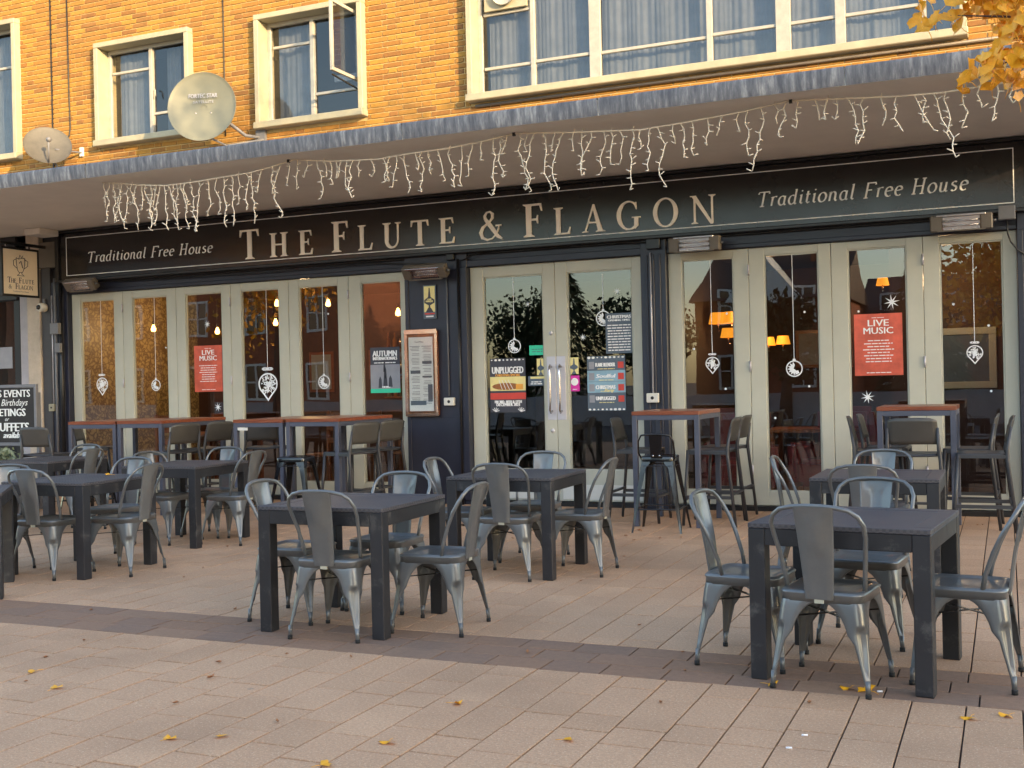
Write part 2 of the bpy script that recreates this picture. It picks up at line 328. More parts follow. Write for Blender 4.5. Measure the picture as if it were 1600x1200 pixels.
def text(name, s, x, z, y, size, m, parent, align='LEFT', width=None, bold=0, shear=0, ext=.0006, rz=0, M=None):
    cu = bpy.data.curves.new('t', 'FONT'); cu.body = s; cu.size = size; cu.align_x = align; cu.shear = shear; cu.extrude = ext; cu.resolution_u = 2
    o = bpy.data.objects.new(name, cu); COL.objects.link(o); TEXTS.append((o, parent, m, name, M if M is not None else Matrix.Translation((x, y, z)) @ Matrix.Rotation(R(90), 4, 'X'), width, align, bold))
    return o
def finish_texts():
    bpy.context.view_layer.update(); dg = bpy.context.evaluated_depsgraph_get()
    for o, parent, m, name, M, width, align, bold in TEXTS:
        me = bpy.data.meshes.new_from_object(o.evaluated_get(dg)); me.name = name; me.materials.clear(); me.materials.append(m)
        xs = [v.co.x for v in me.vertices]
        if width and xs:
            k = width/(max(xs)-min(xs)); x0 = 0 if align == 'CENTER' else min(xs)
            for v in me.vertices: v.co.x = (v.co.x-x0)*k
        if bold:
            b = bmesh.new(); b.from_mesh(me); g0 = b.verts[:]+b.edges[:]+b.faces[:]
            for k_, dx in ((1, bold*1.1+.0012), (2, -bold*1.1-.0012)):
                d_ = bmesh.ops.duplicate(b, geom=g0); bmesh.ops.translate(b, vec=(dx, 0, .00012*k_), verts=[v for v in d_['geom'] if isinstance(v, bmesh.types.BMVert)])
            b.to_mesh(me); b.free()
        me.transform(M)
        n = bpy.data.objects.new(name, me); COL.objects.link(n); n.parent = parent
        bpy.data.objects.remove(o)

# ------------------------------------------------------------------ ground
g = MB().add([(-400, -400, -.05), (400, -400, -.05), (400, 400, -.05), (-400, 400, -.05)], [(0, 1, 2, 3)])
structure(g.build('road', MT['asphalt']))
pave = structure(MB().add([(-24, -16, -.012), (8, -16, -.012), (8, .0, -.012), (-24, .0, -.012)], [(0, 1, 2, 3)]).build('pavement', MT['joint']))
def cell(sx, sy, h=.0):     # one paver centred on the origin, top at z=0, chamfered
    c = .0016; g_ = .0036; a = sx/2-g_; b = sy/2-g_
    vs = [(-a, -b, -.03), (a, -b, -.03), (a, b, -.03), (-a, b, -.03), (-a, -b, -c), (a, -b, -c), (a, b, -c), (-a, b, -c), (-a+c, -b+c, 0), (a-c, -b+c, 0), (a-c, b-c, 0), (-a+c, b-c, 0)]
    fs = [(0, 1, 5, 4), (1, 2, 6, 5), (2, 3, 7, 6), (3, 0, 4, 7), (4, 5, 9, 8), (5, 6, 10, 9), (6, 7, 11, 10), (7, 4, 8, 11), (8, 9, 10, 11)]
    return vs, fs
pav = []
CW = .2135
Minv = cam.matrix_world.inverted()
def pix(p):
    q = Minv @ Vector(p)
    if q.z > -.1: return None
    return (800+1770.8*q.x/-q.z, 600-1770.8*q.y/-q.z, -q.z)
for k in range(int(24/CW)+34):
    x = 1.5 - k*CW - .08
    if x < -19: break
    for (ya, yb) in ((-12.6, -6.72), (-6.15, -.02)):
        y = ya - random.uniform(0, .3)
        while y < yb:
            ln = random.choice((.215, .32, .32, .43)); y1 = min(y+ln, yb)
            if yb - y1 < .1: y1 = yb
            if y1 > ya: pav.append((x, (max(y, ya)+y1)/2, CW, y1-max(y, ya), 'paver'))
            y = y1
for r_ in range(3):
    yc = -6.72+.19*r_+.095; x = -19+random.random()*.3
    while x < 1.6:
        ln = random.choice((.30, .30, .38)); pav.append((x+ln/2, yc, ln, .19, 'paver_dark')); x += ln
vis = []; rest = []
for p in pav:
    q = pix((p[0], p[1], 0)); ok = q and -15 < q[0] < 1615 and q[1] < 1225
    (vis if ok else rest).append((q[2] if q else 99, p))
vis.sort(key=lambda a: a[0]); near = vis[:300]; rest += vis[300:]
cache = {}
for d_, (x, y, sx, sy, m) in near:
    key = (m, round(sx, 2), round(sy, 2))
    if key not in cache:
        vs, fs = cell(key[1] if m == 'paver_dark' else sx, key[2] if m == 'paver' else sy); cache[key] = MB().add(vs, fs).mesh(m, MT[m])
    o = link('paver', cache[key], pave, (x, y, random.uniform(-.0015, .0012)))
    o.rotation_euler = (random.gauss(0, .0025), random.gauss(0, .0025), random.gauss(0, .002))
for m in ('paver', 'paver_dark'):
    b = MB()
    for d_, (x, y, sx, sy, mm) in rest:
        if mm != m: continue
        vs, fs = cell(sx, sy); dz = random.uniform(-.0015, .0012); b.add([(v[0]+x, v[1]+y, v[2]+dz) for v in vs], fs)
    o = b.build('paver', MT[m], pave); o['kind'] = 'stuff'

# ------------------------------------------------------------------ the pub building
pub = thing('pub_building', 'two storey orange brick pub with sage green folding shopfront doors', 'building')
# upper windows: x0, x1, z0, z1 of the stone surround
WN = [(-14.35, -12.5, 4.65, 6.6), (-11.09, -9.52, 4.66, 6.04), (-8.50, -6.95, 4.61, 6.03), (-5.575, -.28, 4.60, 6.9)]
b = MB()
zs = [3.70, 7.2]; xs = [-20]
y = .012
cur = -20
for (x0, x1, z0, z1) in WN:
    b.box(cur, x0+.02, y, .3, 3.70, 7.3); b.box(x0+.02, x1-.02, y, .3, 3.70, z0+.02); b.box(x0+.02, x1-.02, y, .3, z1-.02, 7.3); cur = x1-.02
b.box(cur, 2.5, y, .3, 3.70, 7.3)
b.build('upper_wall', MT['mortar'], pub)
BS, BH, CH = .254, .12, .0643
def brickmesh(w):
    a = (w-.014)/2; h = (CH-.0135)/2; c = .002
    vs = [(-a, .02, -h), (a, .02, -h), (a, .02, h), (-a, .02, h), (-a, c, -h), (a, c, -h), (a, c, h), (-a, c, h), (-a+c, 0, -h+c), (a-c, 0, -h+c), (a-c, 0, h-c), (-a+c, 0, h-c)]
    fs = [(4, 5, 1, 0), (5, 6, 2, 1), (6, 7, 3, 2), (7, 4, 0, 3), (8, 9, 5, 4), (9, 10, 6, 5), (10, 11, 7, 6), (11, 8, 4, 7), (11, 10, 9, 8)]
    return vs, fs
joints = (-11.92, -8.98+.0, -5.74)
bricks = []
for c in range(int(3.6/CH)):
    z = 3.80+c*CH+CH/2; x = -19-(.441 if c % 2 else 0); k = 0
    if z > 7.25: break
    while x < 1.6:
        w = BH if k % 4 == 0 else BS; x1 = x+w
        segs = [(x, x1)]
        for (a, b2, z0, z1) in WN:
            if z0-.03 < z < z1+.03:
                ns = []
                for (p, q) in segs:
                    if q <= a or p >= b2: ns.append((p, q))
                    else:
                        if p < a-.03: ns.append((p, a))
                        if q > b2+.03: ns.append((b2, q))
                segs = ns
        for (p, q) in segs: bricks.append(((p+q)/2, z, q-p))
        x = x1; k += 1
vis = []; rest = []
for (x, z, w) in bricks:
    q = pix((x, 0, z)); ok = q and -10 < q[0] < 1500 and -6 < q[1] and (z > 4.43+.005*0) and w > .1
    (vis if ok else rest).append((q[2], x, z, w))
vis.sort(); near = vis[:300]; rest += vis[300:]
cache = {}
for d_, x, z, w in near:
    k = round(w, 3)
    if k not in cache: vs, fs = brickmesh(k); cache[k] = MB().add(vs, fs).mesh('brick', MT['brick'])
    link('brick', cache[k], pub, (x, random.uniform(-.0015, .002), z))
b = MB()
for d_, x, z, w in rest:
    vs, fs = brickmesh(w); dy = random.uniform(-.0015, .002); b.add([(v[0]+x, v[1]+dy, v[2]+z) for v in vs], fs)
o = b.build('brick', MT['brick'], pub); o['kind'] = 'stuff'
MB().box(-11.93, -11.915, -.012, .01, 3.8, 7.0).build('movement_joint', MT['cable'], pub)
MB().box(-5.70, -5.688, -.004, .01, 6.1, 7.0).build('movement_joint', MT['cable'], pub)

def upstairs(name, x0, x1, z0, z1, ext, vbars, hbars, label, proud=.10, sw=.066):
    w = link(name, None, pub, label=label)
    # stone surround: sides, head, sill butted
    MB().box(x0, x0+sw, -proud, .20, z0+.08, z1-sw).build('surround_jamb', MT['stone'], w, .006)
    MB().box(x1-sw, x1, -proud, .20, z0+.08, z1-sw).build('surround_jamb', MT['stone'], w, .006)
    MB().box(x0, x1, -proud-.002, .20, z1-sw, z1).build('surround_head', MT['stone'], w, .006)
    MB().box(x0-.01, x1+.01, -proud-.035, .20, z0, z0+.08).build('sill', MT['stone'], w, .008)
    a, b_, c, d = x0+sw, x1-sw, z0+.08, z1-sw; y0, y1 = .10, .145; t = .05
    f = MB(); f.box(a, b_, y0, y1, c, c+t); f.box(a, b_, y0, y1, d-t, d); f.box(a, a+t, y0, y1, c+t, d-t); f.box(b_-t, b_, y0, y1, c+t, d-t)
    f.build('frame', MT['frame_white'], w, .004)
    for (x, t2) in vbars: MB().box(x-t2/2, x+t2/2, y0-.012, y1-.002, c+t, d-t).build('mullion', MT['frame_white'], w, .004)
    for (xa, xb, z) in hbars: MB().box(xa, xb, y0+.004, y1-.006, z-.017, z+.017).build('transom', MT['frame_white'], w, .004)
    gb = MB().box(a+t, b_-t, .128, .133, c+t, d-t); gb.build('pane', MT['glass_up'], w)
    for (ca, cb, cz0, cz1, yy) in ext:
        n = max(8, int((cb-ca)/.05)); m = MB(); vs = []
        for i in range(n*3+1):
            x = ca+(cb-ca)*i/(n*3); yv = yy+.007*math.sin(i*1.7+math.sin(i*.31)*2)+.01*math.sin(i*.37+ca); vs += [(x, yv, cz0), (x, yv+.01, cz1)]
        m.add(vs, [(2*i, 2*i+2, 2*i+3, 2*i+1) for i in range(n*3)], True); m.build('curtain', MT['curtain'], w)
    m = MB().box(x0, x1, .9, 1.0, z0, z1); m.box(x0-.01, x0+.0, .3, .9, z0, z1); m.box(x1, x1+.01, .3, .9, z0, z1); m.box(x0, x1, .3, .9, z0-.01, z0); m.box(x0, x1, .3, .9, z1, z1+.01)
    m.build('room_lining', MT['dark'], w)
    return w
upstairs('upstairs_window', *WN[0], [(-13.9, -12.6, 4.7, 6.5, .26)], [(-13.6, .05)], [(-13.6, -12.6, 6.0)], 'upstairs window cut by the left edge')
w1 = upstairs('upstairs_window', *WN[1], [(-10.95, -10.45, 4.75, 5.95, .24), (-10.2, -9.95, 4.75, 5.95, .3)], [(-10.29, .055)], [(-10.95, -10.317, 5.66), (-10.263, -9.66, 5.05)], 'two light upstairs window with the big satellite dish before it')
MB().tube([(-10.22, .085, 5.36), (-10.20, .06, 5.36), (-10.19, .055, 5.33), (-10.185, .055, 5.26)], .008, 6).build('handle', MT['frame_white'], w1)
w2 = upstairs('upstairs_window', *WN[2], [(-8.35, -7.82, 4.70, 5.95, .24)], [(-7.77, .055)], [(-8.35, -7.797, 5.65), (-7.743, -7.09, 5.0)], 'upstairs window with its right casement swung open')
c = link('open_casement', None, w2)      # swung out about 80 degrees
for (a, b_, z0, z1) in ((.0, .62, 5.06, 5.10), (.0, .62, 5.86, 5.90), (0, .04, 5.10, 5.86), (.58, .62, 5.10, 5.86)):
    MB().box(0, .035, -b_, -a, z0, z1).build('open_casement', MT['frame_white'], w2, .003).location = (-7.115, .08, 0)
bpy.data.objects.remove(c)
MB().box(.014, .02, -.58, -.04, 5.10, 5.86).build('pane', MT['glass_up'], w2).location = (-7.115, .08, 0)
MB().box(-7.68, -7.14, .45, .47, 5.22, 5.30).build('blind_rail', MT['frame_white'], w2)
MB().bar((-7.13, -.48, 5.03), (-7.1, .05, 4.97), .02, .012).build('stay', MT['cable'], w2)
w3 = upstairs('upstairs_window', *WN[3], [(-5.42, -4.16, 4.72, 6.8, .22), (-4.05, -2.1, 4.70, 6.8, .24), (-2.0, -.4, 4.72, 6.8, .22)],
    [(-4.83, .05), (-4.09, .13), (-2.81, .06), (-2.04, .15), (-1.47, .10), (-.68, .06)],
    [(-5.44, -4.855, 5.0), (-4.805, -4.155, 5.01), (-4.025, -2.84, 5.0), (-2.78, -2.115, 5.02), (-1.965, -1.52, 5.02), (-1.42, -.71, 5.02), (-5.44, -4.855, 5.62)], 'long many light upstairs window above the sign')
MB().box(-5.40, -4.88, .05, .09, 5.64, 6.6).build('vent_board', MT['stone'], w3); 
MB().lathe([(.0, .0), (.13, .0), (.15, .02), (.15, .05)], 20, Matrix.Translation((-5.14, .04, 5.82)) @ Matrix.Rotation(R(90), 4, 'X')).build('extractor_fan', MT['frame_white'], w3)
# drip pipe below the long window
MB().tube([(-5.5, -.03, 4.555), (1.2, -.03, 4.555)], .018, 8).build('drip_pipe', MT['heater'], pub)
# canopy
MB().box(-20, 1.25-.55*0, -2.83, .0, 3.585, 3.72).build('canopy_slab', MT['soffit'], pub)
x = -20.0; k = 0
while x < .75:
    x1 = min(x+1.75+.25*random.random(), .76); n = 14; h0 = 3.583; h1 = 3.738
    m = MB(); vs = []
    for i in range(n+1):
        xx = x+.004+(x1-x-.008)*i/n; dy = -.004*random.random()-.002; dz = .004*random.random()
        vs += [(xx, -2.832+dy, h0+dz), (xx, -2.848+dy*2, h1-.03), (xx, -2.838+dy, h1-.006), (xx, -2.75, h1+dz*.5), (xx, -.2, h1+.03)]
    m.add(vs, [(5*i+j, 5*i+5+j, 5*i+6+j, 5*i+1+j) for i in range(n) for j in range(4)], True)
    m.build('lead_flashing', MT['lead'], pub); x = x1
MB().box(1.05, 1.25, -2.83, 0, 3.585, 3.75).build('canopy_end', MT['soffit'], pub)
MB().box(-11.98, -11.70, -.50, -.16, 3.50, 3.584).build('soffit_block', MT['soffit'], pub, .01)
# shopfront carcass
pil = [(-11.97, -11.68), (-6.457, -5.646), (-3.58, -3.297), (.114, .75)]
for (a, b_) in pil:
    p = link('pilaster', MB().box(a, b_, -.06, .16, 0, 2.90).mesh('pilaster', MT['navy'], .006), pub)
    if b_-a < .5:
        for q in (.25, .5, .75): MB().box(a+(b_-a)*q-.012, a+(b_-a)*q+.012, -.075, -.058, .05, 2.72).build('bead', MT['navy'], p, .004)
    else:
        MB().box(a+.0, a+.05, -.072, -.058, .05, 2.72).build('bead', MT['navy'], p, .004); MB().box(b_-.12, b_-.0, -.085, -.058, .05, 2.72).build('bead', MT['navy'], p, .004)
        MB().box(a+.05, b_-.12, -.066, -.058, 1.0, 1.012).build('bead', MT['navy'], p)
MB().box(-11.68, .114, .0, .14, 2.727, 2.90).build('lintel', MT['navy'], pub, .004)
MB().box(-11.68, .114, -.025, -.001, 2.73, 2.775).build('lintel_bead', MT['navy'], pub, .006)
MB().box(-11.68, .114, -.04, -.001, 2.86, 2.90).build('lintel_bead', MT['black'], pub, .006)
MB().box(-5.70, -3.52, -.05, -.026, 2.725, 2.80).build('door_head', MT['navy'], pub, .006)
for (a, b_) in ((-11.68, -6.457), (-5.646, -3.58), (-3.297, .114)): MB().box(a, b_, -.03, .12, 0, .05).build('threshold', MT['black'], pub, .004)
MB().box(-20, .9, -.02, .12, 2.90, 3.585).build('fascia_backing', MT['black'], pub)
def leaf_door(name, x0, x1, gx0, gx1, gz0, gz1, z1, label=None, hinge=None):
    d = link(name, None, pub); 
    if label: d['label'] = label
    e = .0025
    MB().box(x0+e, gx0, .02, .075, .055, z1).build('stile', MT['sage'], d, .004)
    MB().box(gx1, x1-e, .02, .075, .055, z1).build('stile', MT['sage'], d, .004)
    MB().box(gx0, gx1, .022, .073, gz1, z1-.001).build('top_rail', MT['sage'], d, .003)
    MB().box(gx0, gx1, .022, .073, .056, gz0).build('bottom_rail', MT['sage'], d, .003)
    bd = MB(); t = .014
    for (a, b_, c0, c1) in ((gx0, gx0+t, gz0, gz1), (gx1-t, gx1, gz0, gz1), (gx0+t, gx1-t, gz0, gz0+t), (gx0+t, gx1-t, gz1-t, gz1)): bd.box(a, b_, .034, .062, c0, c1)
    bd.build('glazing_bead', MT['sage'], d, .003)
    MB().box(gx0+.004, gx1-.004, .046, .052, gz0+.004, gz1-.004).build('pane', MT['glass'], d)
    if hinge is not None:
        for z in (.42, 1.5, 2.5): MB().tube([(hinge, .008, z-.055), (hinge, .008, z+.055)], .011, 8).build('hinge', MT['silver'], d)
    return d
LB = [-11.68, -10.79, -9.90, -9.03, -8.15, -7.28, -6.457]
LG = [(-11.53, -10.94), (-10.63, -10.05), (-9.75, -9.17), (-8.87, -8.295), (-8.0, -7.43), (-7.11, -6.56)]
for i in range(6): leaf_door('folding_door', LB[i], LB[i+1], *LG[i], .22, 2.63, 2.724, hinge=LB[i+1] if i in (0, 2, 4) else None)
RB = [-3.297, -2.437, -1.605, -.73, .114]
RG = [(-3.15, -2.597), (-2.278, -1.731), (-1.443, -.884), (-.578, -.013)]
for i in range(4): leaf_door('folding_door', RB[i], RB[i+1], *RG[i], .20, 2.645, 2.724, hinge=RB[i+1] if i in (0, 2) else None)
for (x0, x1, g0, g1, hx) in ((-5.646, -4.602, -5.483, -4.748, -4.66), (-4.602, -3.58, -4.458, -3.703, -4.545)):
    d = leaf_door('entrance_door', x0, x1, g0, g1, .40, 2.60, 2.722)
    MB().box(hx-.055, hx+.053, .012, .0195, .96, 1.67).build('push_plate', MT['silver'], d, .002)
    MB().tube([(hx, .014, 1.55), (hx, -.03, 1.57), (hx, -.055, 1.54), (hx+.006, -.06, 1.45), (hx+.006, -.06, 1.16), (hx, -.055, 1.07), (hx, -.03, 1.04), (hx, .014, 1.06)], .012, 8).build('pull_handle', MT['chrome'], d)
    MB().box(x0+.05, x1-.05, .012, .0195, .075, .24).build('kick_plate', MT['whiteplastic'], d, .002)
for z in (1.93, .84): MB().lathe([(.0, .012), (.02, .012), (.024, 0)], 14, Matrix.Translation((-4.66, .019, z)) @ Matrix.Rotation(R(90), 4, 'X')).build('lock', MT['silver'], pub)
# neighbour bay at the far left: concrete pillar, dark shop window
nb = thing('neighbour_shopfront', 'dark glazed shopfront of the neighbouring unit behind the chalkboard', 'shopfront')
MB().box(-12.38, -12.14, -.10, .2, 0, 3.58).build('pillar', MT['concrete'], nb, .01)
MB().box(-12.60, -12.385, -.02, .2, 0, 3.58).build('pillar', MT['concrete2'], nb, .01)
MB().box(-12.135, -11.972, -.075, .16, 0, 3.2).build('pillar', mat('brown_paint', (.05, .045, .045), .5), nb, .008)
MB().box(-12.13, -11.80, -.11, -.03, 3.1, 3.45).build('panel', MT['heater'], nb, .005)
MB().box(-16, -12.61, .03, .036, .3, 2.7).build('pane', MT['glass'], nb)
MB().box(-16, -12.61, .0, .08, 0, .3).build('stall_riser', MT['black'], nb, .004)
MB().box(-16, -12.61, -.06, .08, 2.7, 3.58).build('fascia_board', MT['black'], nb, .004)
MB().box(-12.72, -12.61, -.01, .08, .3, 2.7).build('window_post', MT['black'], nb, .004)
MB().box(-16, -12.0, 2.5, 2.6, 0, 3.5).build('back_wall', MT['dark'], nb)
MB().box(-12.62, -12.60, .1, 2.5, 0, 3.5).build('side_wall', MT['redroom'], nb)
MB().box(-13.05, -12.80, .022, .028, 1.75, 2.05).build('notice', MT['print_grey'], nb)

# interior
def st(name, b, m): return structure(b.build(name, m))
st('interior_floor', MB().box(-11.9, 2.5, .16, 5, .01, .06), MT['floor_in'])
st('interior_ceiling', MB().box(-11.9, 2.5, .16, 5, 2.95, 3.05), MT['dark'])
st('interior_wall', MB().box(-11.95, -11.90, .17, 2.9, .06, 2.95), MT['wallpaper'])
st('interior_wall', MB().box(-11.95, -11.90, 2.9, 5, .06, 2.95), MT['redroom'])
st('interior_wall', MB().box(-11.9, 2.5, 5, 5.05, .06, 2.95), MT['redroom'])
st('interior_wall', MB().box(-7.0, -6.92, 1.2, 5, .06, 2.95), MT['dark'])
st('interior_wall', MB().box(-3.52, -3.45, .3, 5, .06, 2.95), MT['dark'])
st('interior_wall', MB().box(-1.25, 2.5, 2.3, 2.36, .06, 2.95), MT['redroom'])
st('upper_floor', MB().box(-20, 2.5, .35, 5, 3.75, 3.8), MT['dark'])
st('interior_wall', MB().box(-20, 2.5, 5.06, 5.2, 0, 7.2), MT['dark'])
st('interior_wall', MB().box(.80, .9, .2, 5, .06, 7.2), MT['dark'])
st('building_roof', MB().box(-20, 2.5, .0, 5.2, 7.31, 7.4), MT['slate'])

# ------------------------------------------------------------------ lettering: own serif glyphs
def arc(cx, cz, rx, rz_, a0, a1, n=14): return [(cx+rx*math.cos(R(a0+(a1-a0)*i/n)), cz+rz_*math.sin(R(a0+(a1-a0)*i/n))) for i in range(n+1)]
TH, TN = .175, .07      # thick and thin stem widths, cap height 1
def stem(x, w, z0=0, z1=1, sb=True, stp=True, s=.09):
    o = [[(x, z0), (x+w, z0), (x+w, z1), (x, z1)]]
    if sb: o.append([(x-s, z0), (x+w+s, z0), (x+w+s, z0+.025), (x+w, z0+.075), (x, z0+.075), (x-s, z0+.025)])
    if stp: o.append([(x-s, z1), (x+w+s, z1), (x+w+s, z1-.025), (x+w, z1-.075), (x, z1-.075), (x-s, z1-.025)])
    return o
def G(ch):
    P = []; ST = []; w = .7
    if ch == 'T': P = stem(.30, TH, stp=False)+[[(.0, .94), (.755, .94), (.755, 1), (0, 1)], [(0, 1), (-.015, .76), (.02, .76), (.07, .93)], [(.755, 1), (.77, .76), (.735, .76), (.685, .93)]]; w = .755
    if ch == 'H': P = stem(.09, TH)+stem(.63, TH)+[[(.2, .48), (.68, .48), (.68, .54), (.2, .54)]]; w = .875
    if ch in 'EF':
        P = stem(.09, TH)+[[(.2, .94), (.60, .94), (.60, 1), (.2, 1)], [(.6, 1), (.625, .77), (.59, .77), (.54, .93)], [(.2, .49), (.49, .49), (.49, .55), (.2, .55)], [(.49, .65), (.49, .39), (.46, .39), (.43, .49), (.43, .55), (.46, .65)]]; w = .62
        if ch == 'E': P += [[(.2, 0), (.64, 0), (.64, .06), (.2, .06)], [(.64, 0), (.68, .25), (.645, .25), (.57, .07)]]; w = .68
    if ch == 'L': P = stem(.09, TH)+[[(.2, 0), (.62, 0), (.62, .06), (.2, .06)], [(.62, 0), (.67, .27), (.635, .27), (.55, .07)]]; w = .66
    if ch == 'N': P = stem(.10, TN, stp=False)+stem(.73, TN, sb=False)+[[(.02, 1), (.19, 1), (.785, .0), (.785, -.03), (.70, -.03)], [(-.02, 1), (.2, 1), (.14, .95), (-.02, .97)]]; w = .88
    if ch == 'A': P = [[(.07, 0), (.125, 0), (.43, .86), (.43, 1), (.41, 1.02)], [(.61, 0), (.79, 0), (.47, 1.02), (.41, 1.02), (.40, .93)], [(.2, .32), (.63, .32), (.63, .38), (.21, .38)], [(-.02, 0), (.22, 0), (.22, .025), (.13, .06), (.07, .06), (-.02, .025)], [(.52, 0), (.88, 0), (.88, .025), (.79, .065), (.61, .065), (.52, .025)]]; w = .86
    if ch == 'O': ST = [(arc(.46, .5, .46, .53, 0, 360, 36), arc(.46, .5, .305, .475, 0, 360, 36))]; w = .92
    if ch == 'G': ST = [(arc(.46, .5, .46, .53, 52, 308, 30), arc(.47, .5, .31, .475, 48, 310, 30))]; P = [[(.72, .97), (.75, .97), (.77, .70), (.735, .70), (.66, .88)], [(.66, .04), (.81, .10), (.81, .42), (.66, .42)], [(.57, .40), (.90, .40), (.90, .44), (.57, .44)], [(.70, .0), (.81, .12), (.66, .12), (.64, .03)]]; w = .90
    if ch == 'U':
        P = stem(.10, TH, .3, 1, sb=False)+stem(.66, TN, .3, 1, sb=False)
        ST = [(arc(.4075, .32, .3075, .35, 180, 360, 20), [(.255+(.66-.255)*(1-math.cos(math.pi*i/20))/2, .32-.265*math.sin(math.pi*i/20)) for i in range(21)])]; w = .81
    if ch == '&':
        def stroke(pts, ws):
            A = []; B = []
            for i, p in enumerate(pts):
                q0 = pts[max(i-1, 0)]; q1 = pts[min(i+1, len(pts)-1)]; dx, dz = q1[0]-q0[0], q1[1]-q0[1]; l = math.hypot(dx, dz) or 1
                nx, nz = -dz/l*ws[i]/2, dx/l*ws[i]/2; A.append((p[0]+nx, p[1]+nz)); B.append((p[0]-nx, p[1]-nz))
            return A, B
        ST = [stroke([(.90, .02), (.74, .12), (.56, .36), (.38, .60), (.27, .74)], [.05, .12, .15, .15, .11]),
              stroke([(.27, .74), (.24, .86), (.32, .98), (.45, 1.0), (.54, .92), (.54, .78), (.44, .66), (.30, .56)], [.11, .09, .06, .06, .10, .10, .06, .05]),
              stroke([(.34, .59), (.16, .45), (.08, .28), (.14, .10), (.32, .01), (.52, .05), (.68, .20), (.76, .38), (.78, .48)], [.05, .11, .14, .12, .07, .05, .05, .05, .04]),
              stroke([(.66, .50), (.90, .50)], [.05, .05])]; w = .92
    return P, ST, w
def glyph_mesh(ch, h, y, x0, z0, depth=.014):
    P, ST, w = G(ch); b = MB(); k = 0
    for p in P: b.prism([(x0+x*h, z0+z*h) for x, z in p], y-.0004*k, y+depth); k += 1
    for A, B in ST:
        b.strip([(x0+x*h, z0+z*h) for x, z in A], [(x0+x*h, z0+z*h) for x, z in B], y-.0004*k, y+depth); k += 1
    return b
def word(s, x0, x1, z, H, h, y, m, parent):
    hs = [H]+[h]*(len(s)-1); ws = [G(c)[2]*q for c, q in zip(s, hs)]; gap = (x1-x0-sum(ws))/max(1, len(s)-1) if len(s) > 1 else 0
    x = x0
    for c, q, w_ in zip(s, hs, ws): glyph_mesh(c, q, y, x, z).build('letter', m, parent); x += w_+gap
# pen-drawn italic for the side text (unit: cap height 1)
def a_(cx, cz, rx, rz_, a0, a1, n=8): return arc(cx, cz, rx, rz_, a0, a1, n)
IT = {
 'T': ([[(.0, .86), (.02, 1), (.66, 1), (.68, .86)], [(.34, 1), (.34, 0)], [(.2, 0), (.48, 0)]], .70),
 'F': ([[(.1, 1), (.62, 1), (.64, .86)], [(.16, 1), (.16, 0)], [(.04, 0), (.3, 0)], [(.16, .52), (.46, .52)]], .62),
 'H': ([[(.14, 0), (.14, 1)], [(.62, 0), (.62, 1)], [(.14, .51), (.62, .51)], [(.02, 0), (.26, 0)], [(.5, 0), (.74, 0)], [(.02, 1), (.26, 1)], [(.5, 1), (.74, 1)]], .80),
 'r': ([[(.0, .56), (.1, .63), (.1, 0)], [(.1, .42)]+a_(.28, .45, .18, .18, 150, 60, 5)], .36),
 'a': ([a_(.22, .31, .2, .31, 60, 330, 12), [(.38, .62), (.38, .1), (.44, .0), (.5, .06)]], .50),
 'd': ([a_(.22, .31, .2, .31, 60, 330, 12), [(.32, 1.0), (.40, 1.02), (.40, .1), (.46, .0), (.52, .06)]], .54),
 'i': ([[(.0, .56), (.09, .63), (.09, .08), (.16, .0), (.22, .06)], [(.07, .84), (.13, .90)]], .24),
 't': ([[(.1, .82), (.1, .1), (.17, 0), (.28, .08)], [(.0, .6), (.26, .6)]], .30),
 'o': ([a_(.23, .31, .22, .32, 0, 360, 16)], .48),
 'n': ([[(.0, .56), (.08, .63), (.08, 0)], [(.08, .42)]+a_(.25, .42, .15, .2, 150, 0, 7)+[(.40, .1), (.46, .0), (.52, .06)]], .54),
 'l': ([[(.0, .98), (.09, 1.04), (.09, .08), (.16, 0), (.22, .06)]], .24),
 'e': ([[(.06, .33), (.40, .38)]+a_(.23, .4, .18, .22, 0, 160, 8)+a_(.24, .30, .2, .30, 170, 310, 9)], .44),
 'u': ([[(.0, .58), (.08, .63), (.08, .18)]+a_(.22, .16, .14, .15, 180, 330, 6)+[(.38, .3)], [(.38, .62), (.38, .1), (.44, 0), (.5, .06)]], .54),
 's': ([a_(.17, .47, .13, .15, 40, 250, 8)[:-2]+a_(.17, .17, .14, .16, 80, -150, 9)], .36)}
def italic(s, x0, x1, z0, H, y, m, parent, shear=.20):
    tot = sum((IT[c][1]+.14) if c != ' ' else .42 for c in s); k = (x1-x0)/(tot*H); x = x0
    for c in s:
        if c == ' ': x += .42*H*k; continue
        b = MB(); q = 0
        for pl in IT[c][0]:
            A = []; B = []
            for i, p in enumerate(pl):
                p0 = pl[max(i-1, 0)]; p1 = pl[min(i+1, len(pl)-1)]; dx, dz = p1[0]-p0[0], p1[1]-p0[1]; l = math.hypot(dx, dz) or 1
                wd = .045+.075*abs(math.sin(math.atan2(dz, dx)-R(20))); nx, nz = -dz/l*wd/2, dx/l*wd/2
                for (L_, sg) in ((A, 1), (B, -1)):
                    X, Z = p[0]+nx*sg, p[1]+nz*sg; L_.append((x+(X+shear*Z)*H*k, z0+Z*H))
            b.strip(A, B, y-.0003*q, y+.004); q += 1
        b.build('letter', m, parent); x += (IT[c][1]+.14)*H*k
sign = thing('fascia_sign', 'long black shop sign reading THE FLUTE & FLAGON in cream capitals', 'sign')
MB().box(-11.74, .22, -.118, -.021, 2.915, 3.545).build('board', MT['signboard'], sign, .004)
MB().box(-11.80, .28, -.15, -.021, 2.88, 2.914).build('frame', MT['black'], sign, .006); MB().box(-11.80, .28, -.17, -.021, 3.546, 3.575).build('frame', MT['black'], sign, .006)
